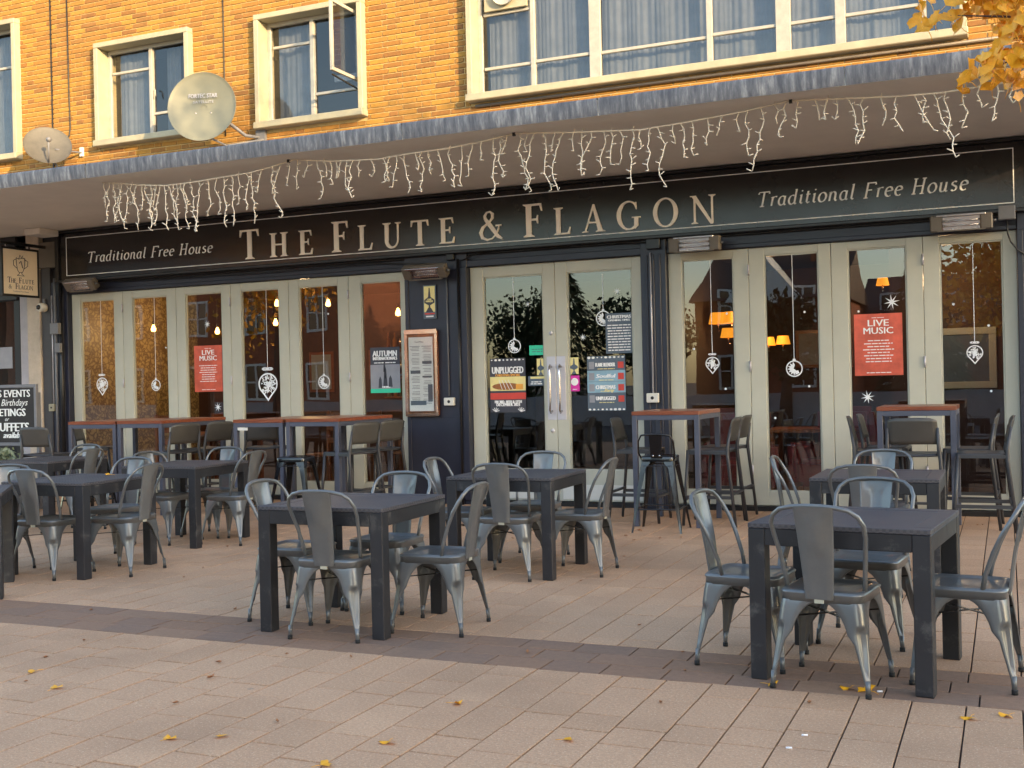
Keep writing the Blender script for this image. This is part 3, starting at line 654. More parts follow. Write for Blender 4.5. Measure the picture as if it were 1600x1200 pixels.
MB().box(-11.80, -11.741, -.15, -.021, 2.914, 3.546).build('frame', MT['black'], sign, .004); MB().box(.221, .28, -.15, -.021, 2.914, 3.546).build('frame', MT['heater'], sign, .004)
bd = MB(); t = .009
for (a, b_, c0, c1) in ((-11.62, .10, 2.965, 2.965+t), (-11.62, .10, 3.485-t, 3.485), (-11.62, -11.62+t, 2.965+t, 3.485-t), (.10-t, .10, 2.965+t, 3.485-t)): bd.box(a, b_, -.1225, -.117, c0, c1)
bd.build('border_line', MT['whiteline'], sign)
LY = -.135
for s, a, b_ in (('THE', -8.745, -7.675), ('FLUTE', -7.405, -5.755), ('&', -5.45, -5.15), ('FLAGON', -4.90, -2.735)): word(s, a, b_, 3.0, .365 if s != '&' else .32, .295, LY, MT['cream'], sign)
italic('Traditional Free House', -11.25, -9.17, 3.125, .135, -.124, MT['whiteline'], sign)
italic('Traditional Free House', -2.31, -.29, 3.125, .145, -.124, MT['whiteline'], sign)

# ------------------------------------------------------------------ metal cafe chair
def sq_loop(a, r, z, n=5, cx=0, cy=0):
    o = []
    for k, (sx, sy) in enumerate(((1, 1), (-1, 1), (-1, -1), (1, -1))):
        for i in range(n+1):
            t = R(90*k+90*i/n); o.append((cx+sx*(a-r)+r*math.cos(t), cy+sy*(a-r)+r*math.sin(t), z))
    return o
def seat_mesh():
    b = MB(); loops = []
    for a, r, z in ((.181, .05, .388), (.181, .05, .418), (.186, .055, .424), (.186, .055, .430), (.178, .055, .438), (.160, .05, .440), (.152, .05, .434), (.120, .045, .429), (.02, .018, .425)): loops.append(sq_loop(a, r, z))
    n = len(loops[0]); vs = [v for l in loops for v in l]
    fs = [(i*n+j, i*n+(j+1) % n, (i+1)*n+(j+1) % n, (i+1)*n+j) for i in range(len(loops)-1) for j in range(n)]
    fs.append(tuple((len(loops)-1)*n+j for j in range(n)))
    k = len(vs); vs += sq_loop(.176, .045, .388); vs += sq_loop(.176, .045, .415)
    fs += [(j, k+j, k+(j+1) % n, (j+1) % n) for j in range(n)]+[(k+j, k+n+j, k+n+(j+1) % n, k+(j+1) % n) for j in range(n)]+[tuple(k+n+j for j in reversed(range(n)))]
    return b.add(vs, fs, True).mesh('seat', MT['gunmetal'])
def leg_mesh(H=.395, a0=.180, a1=.222, open0=.385, foot=.06, w_end=.017):
    """pressed sheet leg for the +x +y corner, arching out of the seat apron"""
    b = MB(); lv = [1, .985, .96, .93, .89, .84, .78, .745, .715, .66, .56, .44, .32, .24, .17, .14]
    rows = []
    for q in lv:
        z = H*q; t = (1-q); a = a0+(a1-a0)*t**.8
        u = max(0, 1-q)/.55
        op = (a0-.012)*math.sqrt(max(0, 1-(1-min(1, u))**2))*.80+ (a-.07)*.0
        w = max(a-op, .05)
        if q < .60: w = .05+(w_end-.05)*((.60-q)/.46)
        if q > .996: w = a-.001
        w = max(w, w_end)
        r_ = min(.042, w*.8); dent = 0
        dent = .020*max(0, min(1, (.74-q)/.03))*max(0, min(1, (q-.2)/.1))
        cx = a-r_
        pts = [(a-w, a), (a-(w+r_)/2, a)]
        for i in range(7):
            th = R(90-90*i/6); rad = r_-(dent if i in (2, 3, 4) else 0)-(dent*.3 if i in (1, 5) else 0); pts.append((cx+rad*math.cos(th), cx+rad*math.sin(th)))
        pts += [(a, a-(w+r_)/2), (a, a-w)]
        inner = [(x-(.004 if x > y else .004), y-.004) for x, y in pts]
        rows.append([(x, y, z) for x, y in pts]+[(x, y, z) for x, y in reversed(inner)])
    n = len(rows[0]); vs = [p for r_ in rows for p in r_]
    fs = [(i*n+j, (i+1)*n+j, (i+1)*n+(j+1) % n, i*n+(j+1) % n) for i in range(len(rows)-1) for j in range(n)]
    b.add(vs, fs, True)
    zb = H*.145; cb = a0+(a1-a0)*.86**.8-.012
    b.tube([(cb, cb, zb+.02), (cb+.004, cb+.004, .012)], [.0125, .0105], 8)
    return b.mesh('leg', MT['gunmetal']), (cb+.004)
def mirrored(me, sx, sy):
    m = me.copy()
    if sx < 0 or sy < 0:
        for v in m.vertices: v.co.x *= sx; v.co.y *= sy
        if sx*sy < 0: m.flip_normals()
    return m
def make_chair():
    root = thing('cafe_chair', 'x', 'chair', group='pressed metal cafe chairs')
    link('seat', seat_mesh(), root)
    lm, cb = leg_mesh()
    for sx, sy in ((1, 1), (-1, 1), (-1, -1), (1, -1)):
        l = link('leg', mirrored(lm, sx, sy), root)
        MB().tube([(sx*cb, sy*cb, .0), (sx*cb, sy*cb, .02)], .0135, 8).build('rubber_foot', MT['rubber'], l)
    for k, sg in enumerate((1, -1)):
        MB().bar((-.175, -.175*sg, .315-.006*k), (.175, .175*sg, .315-.006*k), .018, .004).build('cross_brace', MT['gloss_black'], root)
    half = [(-.172, -.085, .425), (-.178, -.10, .50), (-.190, -.135, .60), (-.202, -.172, .68), (-.203, -.205, .735), (-.186, -.228, .775), (-.150, -.243, .803), (-.095, -.252, .815), (-.045, -.255, .819), (0, -.256, .820)]
    pts = half+[(-x, y, z) for x, y, z in reversed(half[:-1])]
    MB().tube(pts, .0105, 10).build('back_hoop', MT['gunmetal'], root)
    # splat: flanged, embossed panel
    b = MB(); rows = 12; cols = [-1, -.93, -.5, -.44, 0, .44, .5, .93, 1]; vs = []
    for i in range(rows+1):
        q = i/rows; z = .405+(.817-.405)*q; yy = -.186-.078*q**.9+.012*math.sin(q*math.pi); w = .062+.026*q
        for c_ in cols:
            dy = 0 if abs(c_) < .95 else .010
            if .55 < q < .9 and abs(c_) < .47: dy = -.007
            vs.append((c_*w, yy+dy-.006, z))
    nc = len(cols); k = len(vs); vs += [(x, y+.003, z) for x, y, z in vs]
    fs = [(i*nc+j, i*nc+j+1, (i+1)*nc+j+1, (i+1)*nc+j) for i in range(rows) for j in range(nc-1)]
    fs += [tuple(k+v for v in reversed(f)) for f in list(fs)]
    fs += [(i*nc, (i+1)*nc, k+(i+1)*nc, k+i*nc) for i in range(rows)]+[(i*nc+nc-1, k+i*nc+nc-1, k+(i+1)*nc+nc-1, (i+1)*nc+nc-1) for i in range(rows)]
    b.add(vs, fs, True).build('back_splat', MT['gunmetal'], root)
    MB().box(-.021, .021, -.1905, -.186, .388, .412).build('sticker', MT['sticker'], root)
    return root
chair0 = make_chair()
CH_LIST = [
 (-.745, -6.52, -8, 'nearest metal chair, its back to us at the front right table'),
 (-1.17, -6.22, -97, 'metal chair on the left side of the front right table'),
 (-.19, -6.26, 86, 'metal chair cut by the right edge beside the front right table'),
 (-.69, -5.60, 174, 'metal chair facing us behind the front right table'),
 (-.84, -4.20, 0, 'metal chair with its back to us at the table behind the front right one'),
 (-.86, -3.17, 180, 'metal chair facing us behind the farther right table'),
 (-1.27, -3.70, -86, 'metal chair left of the farther right table, sideways on'),
 (-3.45, -6.33, 4, 'metal chair with its back to us at the middle front table'),
 (-2.98, -6.03, 93, 'metal chair on the right side of the middle front table'),
 (-3.95, -6.02, -86, 'metal chair tucked behind the left leg of the middle front table'),
 (-3.58, -5.58, 180, 'metal chair facing us across the middle front table'),
 (-3.28, -4.34, 2, 'metal chair with its back to us at the table before the entrance doors'),
 (-2.86, -4.03, 92, 'metal chair right of the table before the entrance doors'),
 (-3.80, -4.05, -88, 'metal chair left of the table before the entrance doors'),
 (-3.44, -3.52, 180, 'metal chair facing us between its table and the entrance doors'),
 (-6.68, -5.28, 2, 'metal chair with its back to us at the far left table'),
 (-6.24, -4.99, 95, 'metal chair on the right side of the far left table'),
 (-6.80, -4.47, 182, 'metal chair facing us behind the far left table'),
 (-7.07, -3.52, -92, 'metal chair tucked under the left side of the table before the folding doors'),
 (-6.96, -3.02, 180, 'metal chair facing us behind the table before the left folding doors'),
 (-6.44, -3.38, 92, 'metal chair right of the table before the left folding doors'),
 (-7.22, -5.33, 200, 'metal chair facing us between the two leftmost tables'),
 (-9.15, -2.58, 180, 'metal chair facing us by the chalkboard planter'),
 (-8.58, -3.15, 92, 'metal chair right of the rearmost table near the chalkboard')]
for i, (x, y, a, lb) in enumerate(CH_LIST):
    if i == 0: chair0.location = (x, y, 0); chair0.rotation_euler = (0, 0, R(a)); chair0['label'] = lb
    else: dup(chair0, (x, y, 0), a+random.uniform(-2, 2), lb)

# ------------------------------------------------------------------ charcoal resin tables
def make_table(s=.80, h=.715):
    root = thing('square_table', 'x', 'table', group='square charcoal resin tables'); a = s/2; lw = .078
    e = .085
    MB().box(-a+e+.0015, a-e-.0015, -a+e+.0015, a-e-.0015, h-.022, h-.002).build('table_top', MT['rattan'], root, .002)
    for (x0, x1, y0, y1) in ((-a, a, -a, -a+e), (-a, a, a-e, a), (-a, -a+e, -a+e+.0015, a-e-.0015), (a-e, a, -a+e+.0015, a-e-.0015)): MB().box(x0, x1, y0, y1, h-.022, h).build('border_strip', MT['rattan'], root, .002)
    for (x0, x1, y0, y1) in ((-a+lw, a-lw, -a+.002, -a+.03), (-a+lw, a-lw, a-.03, a-.002), (-a+.002, -a+.03, -a+lw, a-lw), (a-.03, a-.002, -a+lw, a-lw)):
        MB().box(x0, x1, y0, y1, h-.10, h-.0225).build('apron', MT['resin'], root, .003)
    for sx in (-1, 1):
        for sy in (-1, 1):
            b = MB(); x0, x1 = sorted((sx*a*.999, sx*(a-lw))); y0, y1 = sorted((sy*a*.999, sy*(a-lw)))
            b.box(x0, x1, y0, y1, 0, h-.0225); b.build('leg', MT['resin'], root, .004)
    return root
t0 = make_table()
TB = [(-.665, -6.22, -6, 'charcoal square table at the front right, nearest the camera'),
      (-.80, -3.80, 0, 'charcoal square table directly behind the front right one'),
      (-3.53, -6.04, 1.5, 'charcoal square table in the middle front across the dark paving band'),
      (-3.33, -4.07, 2, 'charcoal square table in front of the entrance doors'),
      (-6.66, -5.00, 1, 'charcoal square table at the left with three chairs round it'),
      (-6.90, -3.46, 2, 'charcoal square table in front of the left folding doors'),
      (-6.80, -6.12, 42, 'charcoal table of which only one corner shows at the left edge'),
      (-8.98, -3.07, 0, 'rearmost charcoal table below the chalkboard')]
for i, (x, y, a, lb) in enumerate(TB):
    if i == 0: t0.location = (x, y, 0); t0.rotation_euler = (0, 0, R(a)); t0['label'] = lb
    else: dup(t0, (x, y, 0), a, lb)

# ------------------------------------------------------------------ bar tables
def bar_table(x0, x1, y0, y1, h, label, nplank=6, tagx=False):
    cx, cy = (x0+x1)/2, (y0+y1)/2; w, d = (x1-x0)/2, (y1-y0)/2
    root = thing('bar_table', label, 'bar table', (cx, cy, 0), group='tall bar tables with red brown wooden tops')
    edge = MB(); e = .03
    for (a, b_, c0, c1) in ((-w, w, -d, -d+e), (-w, w, d-e, d), (-w, -w+e, -d+e, d-e), (w-e, w, -d+e, d-e)): edge.box(a, b_, c0, c1, h-.035, h)
    edge.build('edge_strip', MT['barwood'], root, .003)
    for i in range(nplank):
        a = -d+e+(2*d-2*e)*i/nplank; MB().box(-w+e+.001, w-e-.001, a+.0012, a+(2*d-2*e)/nplank-.0012, h-.03, h-.001-.001*random.random()).build('plank', MT['barwood'], root, .002)
    for (a, b_, c0, c1) in ((-w+.05, w-.05, -d+.004, -d+.03), (-w+.05, w-.05, d-.03, d-.004), (-w+.004, -w+.03, -d+.05, d-.05), (w-.03, w-.004, -d+.05, d-.05)):
        MB().box(a, b_, c0, c1, h-.082, h-.0355).build('rail', MT['barmetal'], root, .002)
    for sx in (-1, 1):
        for sy in (-1, 1):
            xa, xb = sorted((sx*(w-.002), sx*(w-.05))); ya, yb = sorted((sy*(d-.002), sy*(d-.05)))
            MB().box(xa, xb, ya, yb, 0, h-.0355).build('leg', MT['barmetal'], root, .003)
    if tagx: MB().box(-w+.06, -w+.19, -d-.001, -d+.003, h-.115, h-.085).build('tag', MT['whiteplastic'], root)
    return root
bar_table(-9.98, -9.27, -1.80, -.70, 1.05, 'leftmost tall bar table by the drainpipes')
bar_table(-9.24, -8.60, -1.81, -.68, 1.055, 'second tall bar table from the left, two stools at its right')
bar_table(-7.64, -7.00, -1.80, -.70, 1.055, 'third tall bar table from the left, white tag under its corner', tagx=True)
bar_table(-6.95, -6.30, -1.82, -.70, 1.06, 'fourth tall bar table, beside the blue brick pier')
bar_table(-3.26, -2.61, -1.50, -.65, 1.085, 'square bar table right of the entrance doors')
bar_table(-1.05, -.40, -1.43, -.70, 1.10, 'bar table at the far right with three stools')

# ------------------------------------------------------------------ grey bar stools
def make_stool():
    root = thing('bar_stool', 'x', 'bar stool', group='charcoal bar stools with low backs'); zs_ = .71
    b = MB(); n = 8; vs = []
    for i in range(n+1):
        for j in range(n+1):
            x = -.205+.41*i/n; yv = -.19+.38*j/n; dz = -.012*math.cos((i/n-.5)*math.pi)*math.cos((j/n-.4)*2.2)
            vs.append((x, yv, zs_+dz))
    k = len(vs); vs += [(x, yv, z-.022) for x, yv, z in vs]; m = n+1
    fs = [(i*m+j, (i+1)*m+j, (i+1)*m+j+1, i*m+j+1) for i in range(n) for j in range(n)]; fs += [tuple(k+v for v in reversed(f)) for f in list(fs)]
    for i in range(n): fs += [(i*m, k+i*m, k+(i+1)*m, (i+1)*m), (i*m+n, (i+1)*m+n, k+(i+1)*m+n, k+i*m+n), (i, i+1, k+i+1, k+i), (n*m+i, k+n*m+i, k+n*m+i+1, n*m+i+1)]
    b.add(vs, fs, True).build('seat', MT['stool'], root)
    b = MB(); vs = []; n = 8; m = 7
    for i in range(n+1):
        for j in range(m):
            q = j/(m-1); u = -1+2*i/n; vs.append((u*(.205-.012*q*q), -.205-.055*q-.020*(1-u*u), .79+.225*q-(.02*abs(u)**5 if q > .95 else 0)))
    k = len(vs); vs += [(x, yv+.012, z) for x, yv, z in vs]
    fs = [(i*m+j, (i+1)*m+j, (i+1)*m+j+1, i*m+j+1) for i in range(n) for j in range(m-1)]; fs += [tuple(k+v for v in reversed(f)) for f in list(fs)]
    for i in range(n): fs += [(i*m, k+i*m, k+(i+1)*m, (i+1)*m), (i*m+m-1, (i+1)*m+m-1, k+(i+1)*m+m-1, k+i*m+m-1)]
    for j in range(m-1): fs += [(j, j+1, k+j+1, k+j), (n*m+j, k+n*m+j, k+n*m+j+1, n*m+j+1)]
    b.add(vs, fs, True).build('backrest', MT['stoolback'], root)
    for sx in (-1, 1):
        MB().tube([(sx*.245, -.275, 0), (sx*.215, -.205, .66), (sx*.205, -.205, .74), (sx*.198, -.235, .93)], [.0145, .0165, .0165, .011], 8).build('leg', MT['stool'], root)
        MB().tube([(sx*.235, .225, 0), (sx*.195, .175, .70)], [.0145, .0165], 8).build('leg', MT['stool'], root)
        MB().bar((sx*.232, -.240, .27), (sx*.222, .205, .27), .022, .03).build('footrail', MT['stool'], root)
        MB().bar((sx*.212, -.20, .685), (sx*.196, .17, .685), .02, .03).build('seat_rail', MT['stool'], root)
    MB().bar((-.222, .206, .25), (.222, .206, .25), .03, .02).build('footrail', MT['stool'], root)
    MB().bar((-.232, -.24, .30), (.232, -.24, .30), .03, .02).build('footrail', MT['stool'], root)
    return root
s0 = make_stool()
SL = [(-2.60, -1.10, 90, 'nearer of two bar stools on the right of the table beside the entrance'),
      (-2.62, -.55, 88, 'farther of two bar stools on the right of the table beside the entrance'),
      (-3.32, -1.02, -88, 'bar stool between the entrance door and the bar table'),
      (-.735, -1.50, 0, 'bar stool with its broad back to us under the far right bar table'),
      (-1.06, -1.15, -86, 'front one of two stools left of the far right bar table'),
      (-1.03, -.62, -90, 'rear one of two stools left of the far right bar table'),
      (-.22, -1.42, 92, 'bar stool closest to the right edge, seat turned left'),
      (-.34, -.78, 88, 'bar stool behind the one closest to the right edge'),
      (-9.93, -2.12, 4, 'bar stool beside the chalkboard with its dark back to us'),
      (-10.35, -.95, -60, 'bar stool showing under the leftmost bar table'),
      (-8.62, -1.62, 78, 'left one of the pair of stools at the second bar table'),
      (-8.60, -1.05, 80, 'right one of the pair of stools at the second bar table'),
      (-7.95, -.75, 20, 'dark bar stool in shade under the third bar table'),
      (-6.30, -1.60, 76, 'left one of the pair of stools beside the menu case'),
      (-6.32, -1.05, 80, 'right one of the pair of stools beside the menu case')]
for i, (x, y, a, lb) in enumerate(SL):
    if i == 0: s0.location = (x, y, 0); s0.rotation_euler = (0, 0, R(a)); s0['label'] = lb
    else: dup(s0, (x, y, 0), a, lb)
# black metal stools
def black_stool(low_back, label, loc, rz):
    root = thing('metal_stool', label, 'stool', loc, rz, group='glossy black metal stools'); h = .69
    b = MB(); L_ = [sq_loop(a, r, z) for a, r, z in ((.150, .035, h-.05), (.152, .035, h-.012), (.148, .04, h-.003), (.13, .04, h), (.12, .035, h-.006), (.02, .015, h-.008))]; n = len(L_[0])
    vs = [v for l in L_ for v in l]; fs = [(i*n+j, i*n+(j+1) % n, (i+1)*n+(j+1) % n, (i+1)*n+j) for i in range(5) for j in range(n)]+[tuple(5*n+j for j in range(n))]
    b.add(vs, fs, True).build('seat', MT['gloss_black'], root)
    for sx in (-1, 1):
        for sy in (-1, 1):
            b = MB(); rows = []
            for q in (1, .97, .9, .8, .6, .4, .2, .1, 0):
                z = (h-.045)*q; a = .148+.085*(1-q); w = .055*(.35+.65*q); w = max(w, .018)
                if q > .95: w = .085
                rows += [(sx*a, sy*(a-w), z), (sx*(a-.004*(q > 0)), sy*(a-.004), z), (sx*(a-w), sy*a, z), (sx*(a-w), sy*(a-.006), z), (sx*(a-.012), sy*(a-.012), z), (sx*(a-.006), sy*(a-w), z)]
            f = [(i*6+j, i*6+(j+1) % 6, (i+1)*6+(j+1) % 6, (i+1)*6+j) for i in range(8) for j in range(6)]
            b.add(rows, f, False).build('leg', MT['gloss_black'], root)
    zr = .21; a = .148+.085*(1-zr/(h-.045))-.008
    MB().tube([(x, y, zr) for x, y, z in sq_loop(a, .03, 0, 3)], .008, 6, closed=True).build('foot_ring', MT['gloss_black'], root)
    MB().tube([(x, y, .60) for x, y, z in sq_loop(.15, .03, 0, 3)], .005, 6, closed=True).build('brace_ring', MT['gloss_black'], root)
    if low_back:
        hp = [(-.15, -.10, h-.03), (-.165, -.16, h+.03), (-.16, -.18, h+.14), (-.13, -.195, h+.19), (-.05, -.20, h+.20)]
        MB().tube(hp+[(-x, y, z) for x, y, z in reversed(hp)], .009, 8).build('back_hoop', MT['gloss_black'], root)
        b = MB(); b.add([(-.05, -.165, h-.02), (.05, -.165, h-.02), (.06, -.20, h+.20), (-.06, -.20, h+.20), (-.05, -.161, h-.02), (.05, -.161, h-.02), (.06, -.196, h+.20), (-.06, -.196, h+.20)], [(0, 1, 2, 3), (7, 6, 5, 4), (0, 3, 7, 4), (1, 5, 6, 2), (3, 2, 6, 7), (0, 4, 5, 1)])
        b.build('back_splat', MT['gloss_black'], root)
        for x in (-.03, .03): MB().lathe([(0, .006), (.007, .004), (.008, 0)], 8, Matrix.Translation((x, -.168, h+.005)) @ Matrix.Rotation(R(90), 4, 'X')).build('rivet', MT['chrome'], root)
    return root
black_stool(True, 'glossy black stool with low back in front of the bar table by the doors', (-2.93, -1.70, 0), 4)
black_stool(False, 'backless black stool between the third and fourth bar tables', (-6.62, -2.12, 0), 10)
black_stool(False, 'backless black stool in front of the two leftmost bar tables', (-9.25, -2.25, 0), -8)

# ------------------------------------------------------------------ heaters
def heater(x0, x1, zc, tilt, label):
    L_ = x1-x0; root = thing('patio_heater', label, 'heater', ((x0+x1)/2, -.26, zc), group='wall mounted infrared heaters')
    Mx = Matrix.Rotation(R(tilt), 4, 'X'); w = L_/2
    def bb(name, x0, x1, y0, y1, z0, z1, m, bev=.004):
        return MB().box(x0, x1, y0, y1, z0, z1, Mx).build(name, MT[m], root, bev)
    bb('housing', -w, w, .0, .055, -.075, .075, 'heater', .01)
    bb('end_cap', -w, -w+.11, -.045, -.001, -.077, .077, 'heater', .012); bb('end_cap', w-.11, w, -.045, -.001, -.077, .077, 'heater', .012)
    bb('visor', -w+.06, w-.06, -.06, -.046, .062, .080, 'chrome', .003); bb('lip', -w+.06, w-.06, -.058, -.046, -.080, -.066, 'heater', .003)
    bb('reflector', -w+.112, w-.112, -.008, -.002, -.065, .061, 'heat_el', 0)
    for z in (-.025, .02): MB().tube([Mx @ Vector((-w+.112, -.026, z)), Mx @ Vector((w-.112, -.026, z))], .009, 8).build('element', MT['chrome'], root)
    b = MB(); n = int((L_-.24)/.022)
    for i in range(n+1):
        x = -w+.12+(L_-.24)*i/n; b.box(x-.0015, x+.0015, -.050, -.047, -.066, .062, Mx)
    for z in (-.045, 0, .045): b.box(-w+.112, w-.112, -.0465, -.044, z-.0015, z+.0015, Mx)
    b.build('grille', MT['chrome'], root)
    for x in (-w+.15, w-.15): MB().bar((x, .04, 0), (x, .22, .03), .03, .012).build('bracket', MT['black'], root)
    MB().tube([(w, .0, 0), (w+.03, 0, .0)], .012, 8).build('cable_gland', MT['greyplastic'], root)
    return root
heater(-11.50, -10.98, 2.82, 38, 'infrared heater above the leftmost folding door')
heater(-6.36, -5.80, 2.68, 38, 'infrared heater on the blue pier above the bottle plaque')
heater(-3.20, -2.66, 2.775, 5, 'infrared heater above the folding doors right of the entrance')
heater(-.64, -.09, 2.80, 5, 'infrared heater at the far right above the last pane')

# ------------------------------------------------------------------ pipes, sockets, boxes, cctv
def pipe(name, pts, r_, m, label, cat): return tag(MB().tube(pts, r_, 8).build(name, MT[m]), label, cat)
def wallbox(name, x, z, w, h, d, m, label, cat, y=-.06, knob=True):
    t = thing(name, label, cat, (x, y-.002, z))
    MB().box(-w/2, w/2, -d, 0, -h/2, h/2).build('case', MT[m], t, .006)
    if knob: MB().lathe([(0, .006), (w*.12, .006), (w*.14, 0)], 12, Matrix.Translation((0, -d, 0)) @ Matrix.Rotation(R(90), 4, 'X')).build('knob', MT['cable'], t)
    return t
pipe('conduit', [(-5.90, -.075, 1.25), (-5.90, -.075, 2.70)], .010, 'greyplastic', 'thin conduit running down the blue pier to its switch', 'conduit')
pipe('conduit', [(-5.74, -.10, .0), (-5.74, -.10, 2.82)], .016, 'black', 'black conduit beside the left frame of the entrance door', 'conduit')
pipe('conduit', [(-3.46, -.085, 1.24), (-3.46, -.085, 2.74)], .009, 'silver', 'silver conduit down the narrow pier right of the entrance', 'conduit')
pipe('drainpipe', [(-11.86, -.10, .0), (-11.86, -.10, 2.95)], .020, 'greyplastic', 'grey pipe down the pier left of the folding doors', 'pipe')
pipe('drainpipe', [(-11.76, -.10, .0), (-11.76, -.10, 2.9)], .026, 'black', 'black pipe closest to the leftmost folding door', 'pipe')
pipe('conduit', [(-11.93, -.09, 1.2), (-11.93, -.09, 2.72)], .009, 'silver', 'thin pale conduit down to the beige socket at the far left', 'conduit')
wallbox('switch_box', -5.89, 1.185, .13, .09, .05, 'whiteplastic', 'white switch box on the blue pier beside the menu case', 'switch')
wallbox('switch_box', -3.46, 1.19, .13, .10, .05, 'whiteplastic', 'white switch box right of the entrance doors above the bar table', 'switch', -.075)
wallbox('socket_box', -11.97, 1.19, .10, .10, .04, 'stone', 'beige socket box low on the dark pier at the left', 'socket')
wallbox('junction_box', -11.80, 2.26, .15, .15, .06, 'greyplastic', 'upper grey junction box on the drainpipes', 'junction box', -.13, False)
wallbox('junction_box', -11.76, 2.0, .10, .13, .05, 'greyplastic', 'lower grey junction box on the drainpipes', 'junction box', -.13, False)
wallbox('junction_box', .03, 2.87, .15, .13, .06, 'greyplastic', 'grey junction box at the right end beside the last heater', 'junction box', -.15, False)
wallbox('junction_box', -3.42, 2.83, .15, .11, .06, 'black', 'black junction box left of the third heater', 'junction box', -.06, False)
wallbox('junction_box', -5.84, 2.86, .10, .10, .05, 'black', 'black junction box above the second heater', 'junction box', -.06, False)
pipe('cable', [(.03, -.18, 2.80), (.035, -.17, 2.68), (.06, -.15, 2.60), (.12, -.13, 2.52), (.20, -.12, 2.46)], .008, 'cable', 'black cable hanging from the junction box at the right', 'cable')
pipe('cable', [(-5.7, -.08, 2.80), (-5.5, -.07, 2.87), (-5.2, -.06, 2.895), (-4.6, -.07, 2.87), (-4.0, -.07, 2.89), (-3.5, -.09, 2.85)], .006, 'cable', 'slack black cable above the entrance doors', 'cable')
pipe('cable', [(-6.0, -.08, 2.78), (-6.3, -.07, 2.80), (-6.8, -.05, 2.84), (-8.5, -.05, 2.83), (-10.8, -.05, 2.85)], .006, 'cable', 'black cable along the lintel over the left folding doors', 'cable')
# cables on the upper wall
pipe('cable', [(-11.67+.05, -.01, 7.0), (-11.61, -.012, 5.5), (-11.60, -.012, 5.0), (-11.62, -.015, 4.88), (-11.70, -.1, 4.80)], .008, 'cable', 'black cable down the brickwork to the small dish', 'cable')
pipe('cable', [(-9.02, -.01, 7.0), (-9.015, -.012, 5.9), (-9.02, -.012, 5.2), (-9.02, -.012, 4.6)], .007, 'cable', 'black cable down the brickwork behind the big dish', 'cable')
cc = thing('cctv_camera', 'white dome security camera on the pier below the hanging sign', 'camera', (-12.06, -.08, 2.56))
MB().lathe([(.0, .0), (.055, .0), (.062, .02), (.06, .09), (.045, .115), (.0, .12)], 18, Matrix.Rotation(R(90), 4, 'X')).build('body', MT['whiteplastic'], cc)
MB().lathe([(.035, .112), (.03, .132), (.012, .142), (.0, .143)], 16, Matrix.Rotation(R(90), 4, 'X')).build('lens', MT['gloss_black'], cc)
MB().box(-.02, .02, -.03, 0, .055, .12).build('mount', MT['greyplastic'], cc)

# hanging sign, face at right angles to the front
hs = thing('hanging_sign', 'cream hanging box sign with a jug emblem and THE FLUTE & FLAGON', 'sign', (-11.98, -.57, 3.0))
MB().box(-.075, .0, -.31, .31, -.32, .32).build('case', MT['black'], hs, .006)
MB().box(.0005, .004, -.285, .285, -.295, .295).build('face', MT['hangsign'], hs)
for (a, b_, c0, c1) in ((-.31, .31, .296, .325), (-.31, .31, -.325, -.296), (-.31, -.286, -.296, .296), (.286, .31, -.296, .296)): MB().box(-.002, .012, a, b_, c0, c1).build('trim', MT['black'], hs, .002)
MF = lambda y, z, x=.0055: Matrix.Translation((x, y, z)) @ Matrix.Rotation(R(90), 4, 'Z') @ Matrix.Rotation(R(90), 4, 'X')
def sidestroke(b, pts, r_=.004): b.tube([(.006, y, z) for y, z in pts], r_, 5)
em = MB()
sidestroke(em, [(-.07, .19), (-.065, .10), (-.05, .03), (-.03, .0), (.03, .0), (.05, .03), (.07, .10), (.075, .19)]); sidestroke(em, [(-.07, .19), (-.03, .175), (.02, .185), (.075, .19)])
sidestroke(em, [(-.075, .17), (-.115, .15), (-.115, .09), (-.06, .05)]); sidestroke(em, [(.08, .17), (.125, .15), (.12, .09), (.06, .05)])
sidestroke(em, [(-.02, 0), (-.02, -.02), (-.06, -.045), (.06, -.045), (.02, -.02), (.02, 0)]); sidestroke(em, [(-.03, .17), (-.005, .23), (.02, .19), (.045, .225)])
sidestroke(em, [(-.02, .12), (.01, .15), (.025, .10), (.035, .06)], .006)
em.build('emblem', MT['print_dark'], hs)
def side_word(s, y0, y1, z, H, h):
    hs_ = [H]+[h]*(len(s)-1); ws = [G(c)[2]*q for c, q in zip(s, hs_)]; gap = (y1-y0-sum(ws))/max(1, len(s)-1); x = y0; b = MB()
    for c, q, w_ in zip(s, hs_, ws):
        gm = glyph_mesh(c, q, 0, x, z, .003); b.add([(.005-vy*.5, vx, vz) for vx, vy, vz in gm.v], gm.f); x += w_+gap
    b.build('lettering', MT['print_dark'], hs)
side_word('THE', -.215, -.075, -.145, .075, .055); side_word('FLUTE', -.03, .225, -.145, .075, .055)
side_word('&', -.20, -.14, -.225, .055, .05); side_word('FLAGON', -.09, .205, -.225, .075, .055)
text('lettering', 'Traditional Free House', 0, 0, 0, .03, MT['print_grey'], hs, 'CENTER', .26, M=MF(0, -.265))
MB().box(-.06, -.02, -.30, .72, .36, .40).build('arm', MT['black'], hs, .004); MB().box(-.05, -.03, -.2, -.17, .32, .36).build('hanger', MT['chrome'], hs); MB().box(-.05, -.03, .17, .2, .32, .36).build('hanger', MT['chrome'], hs)
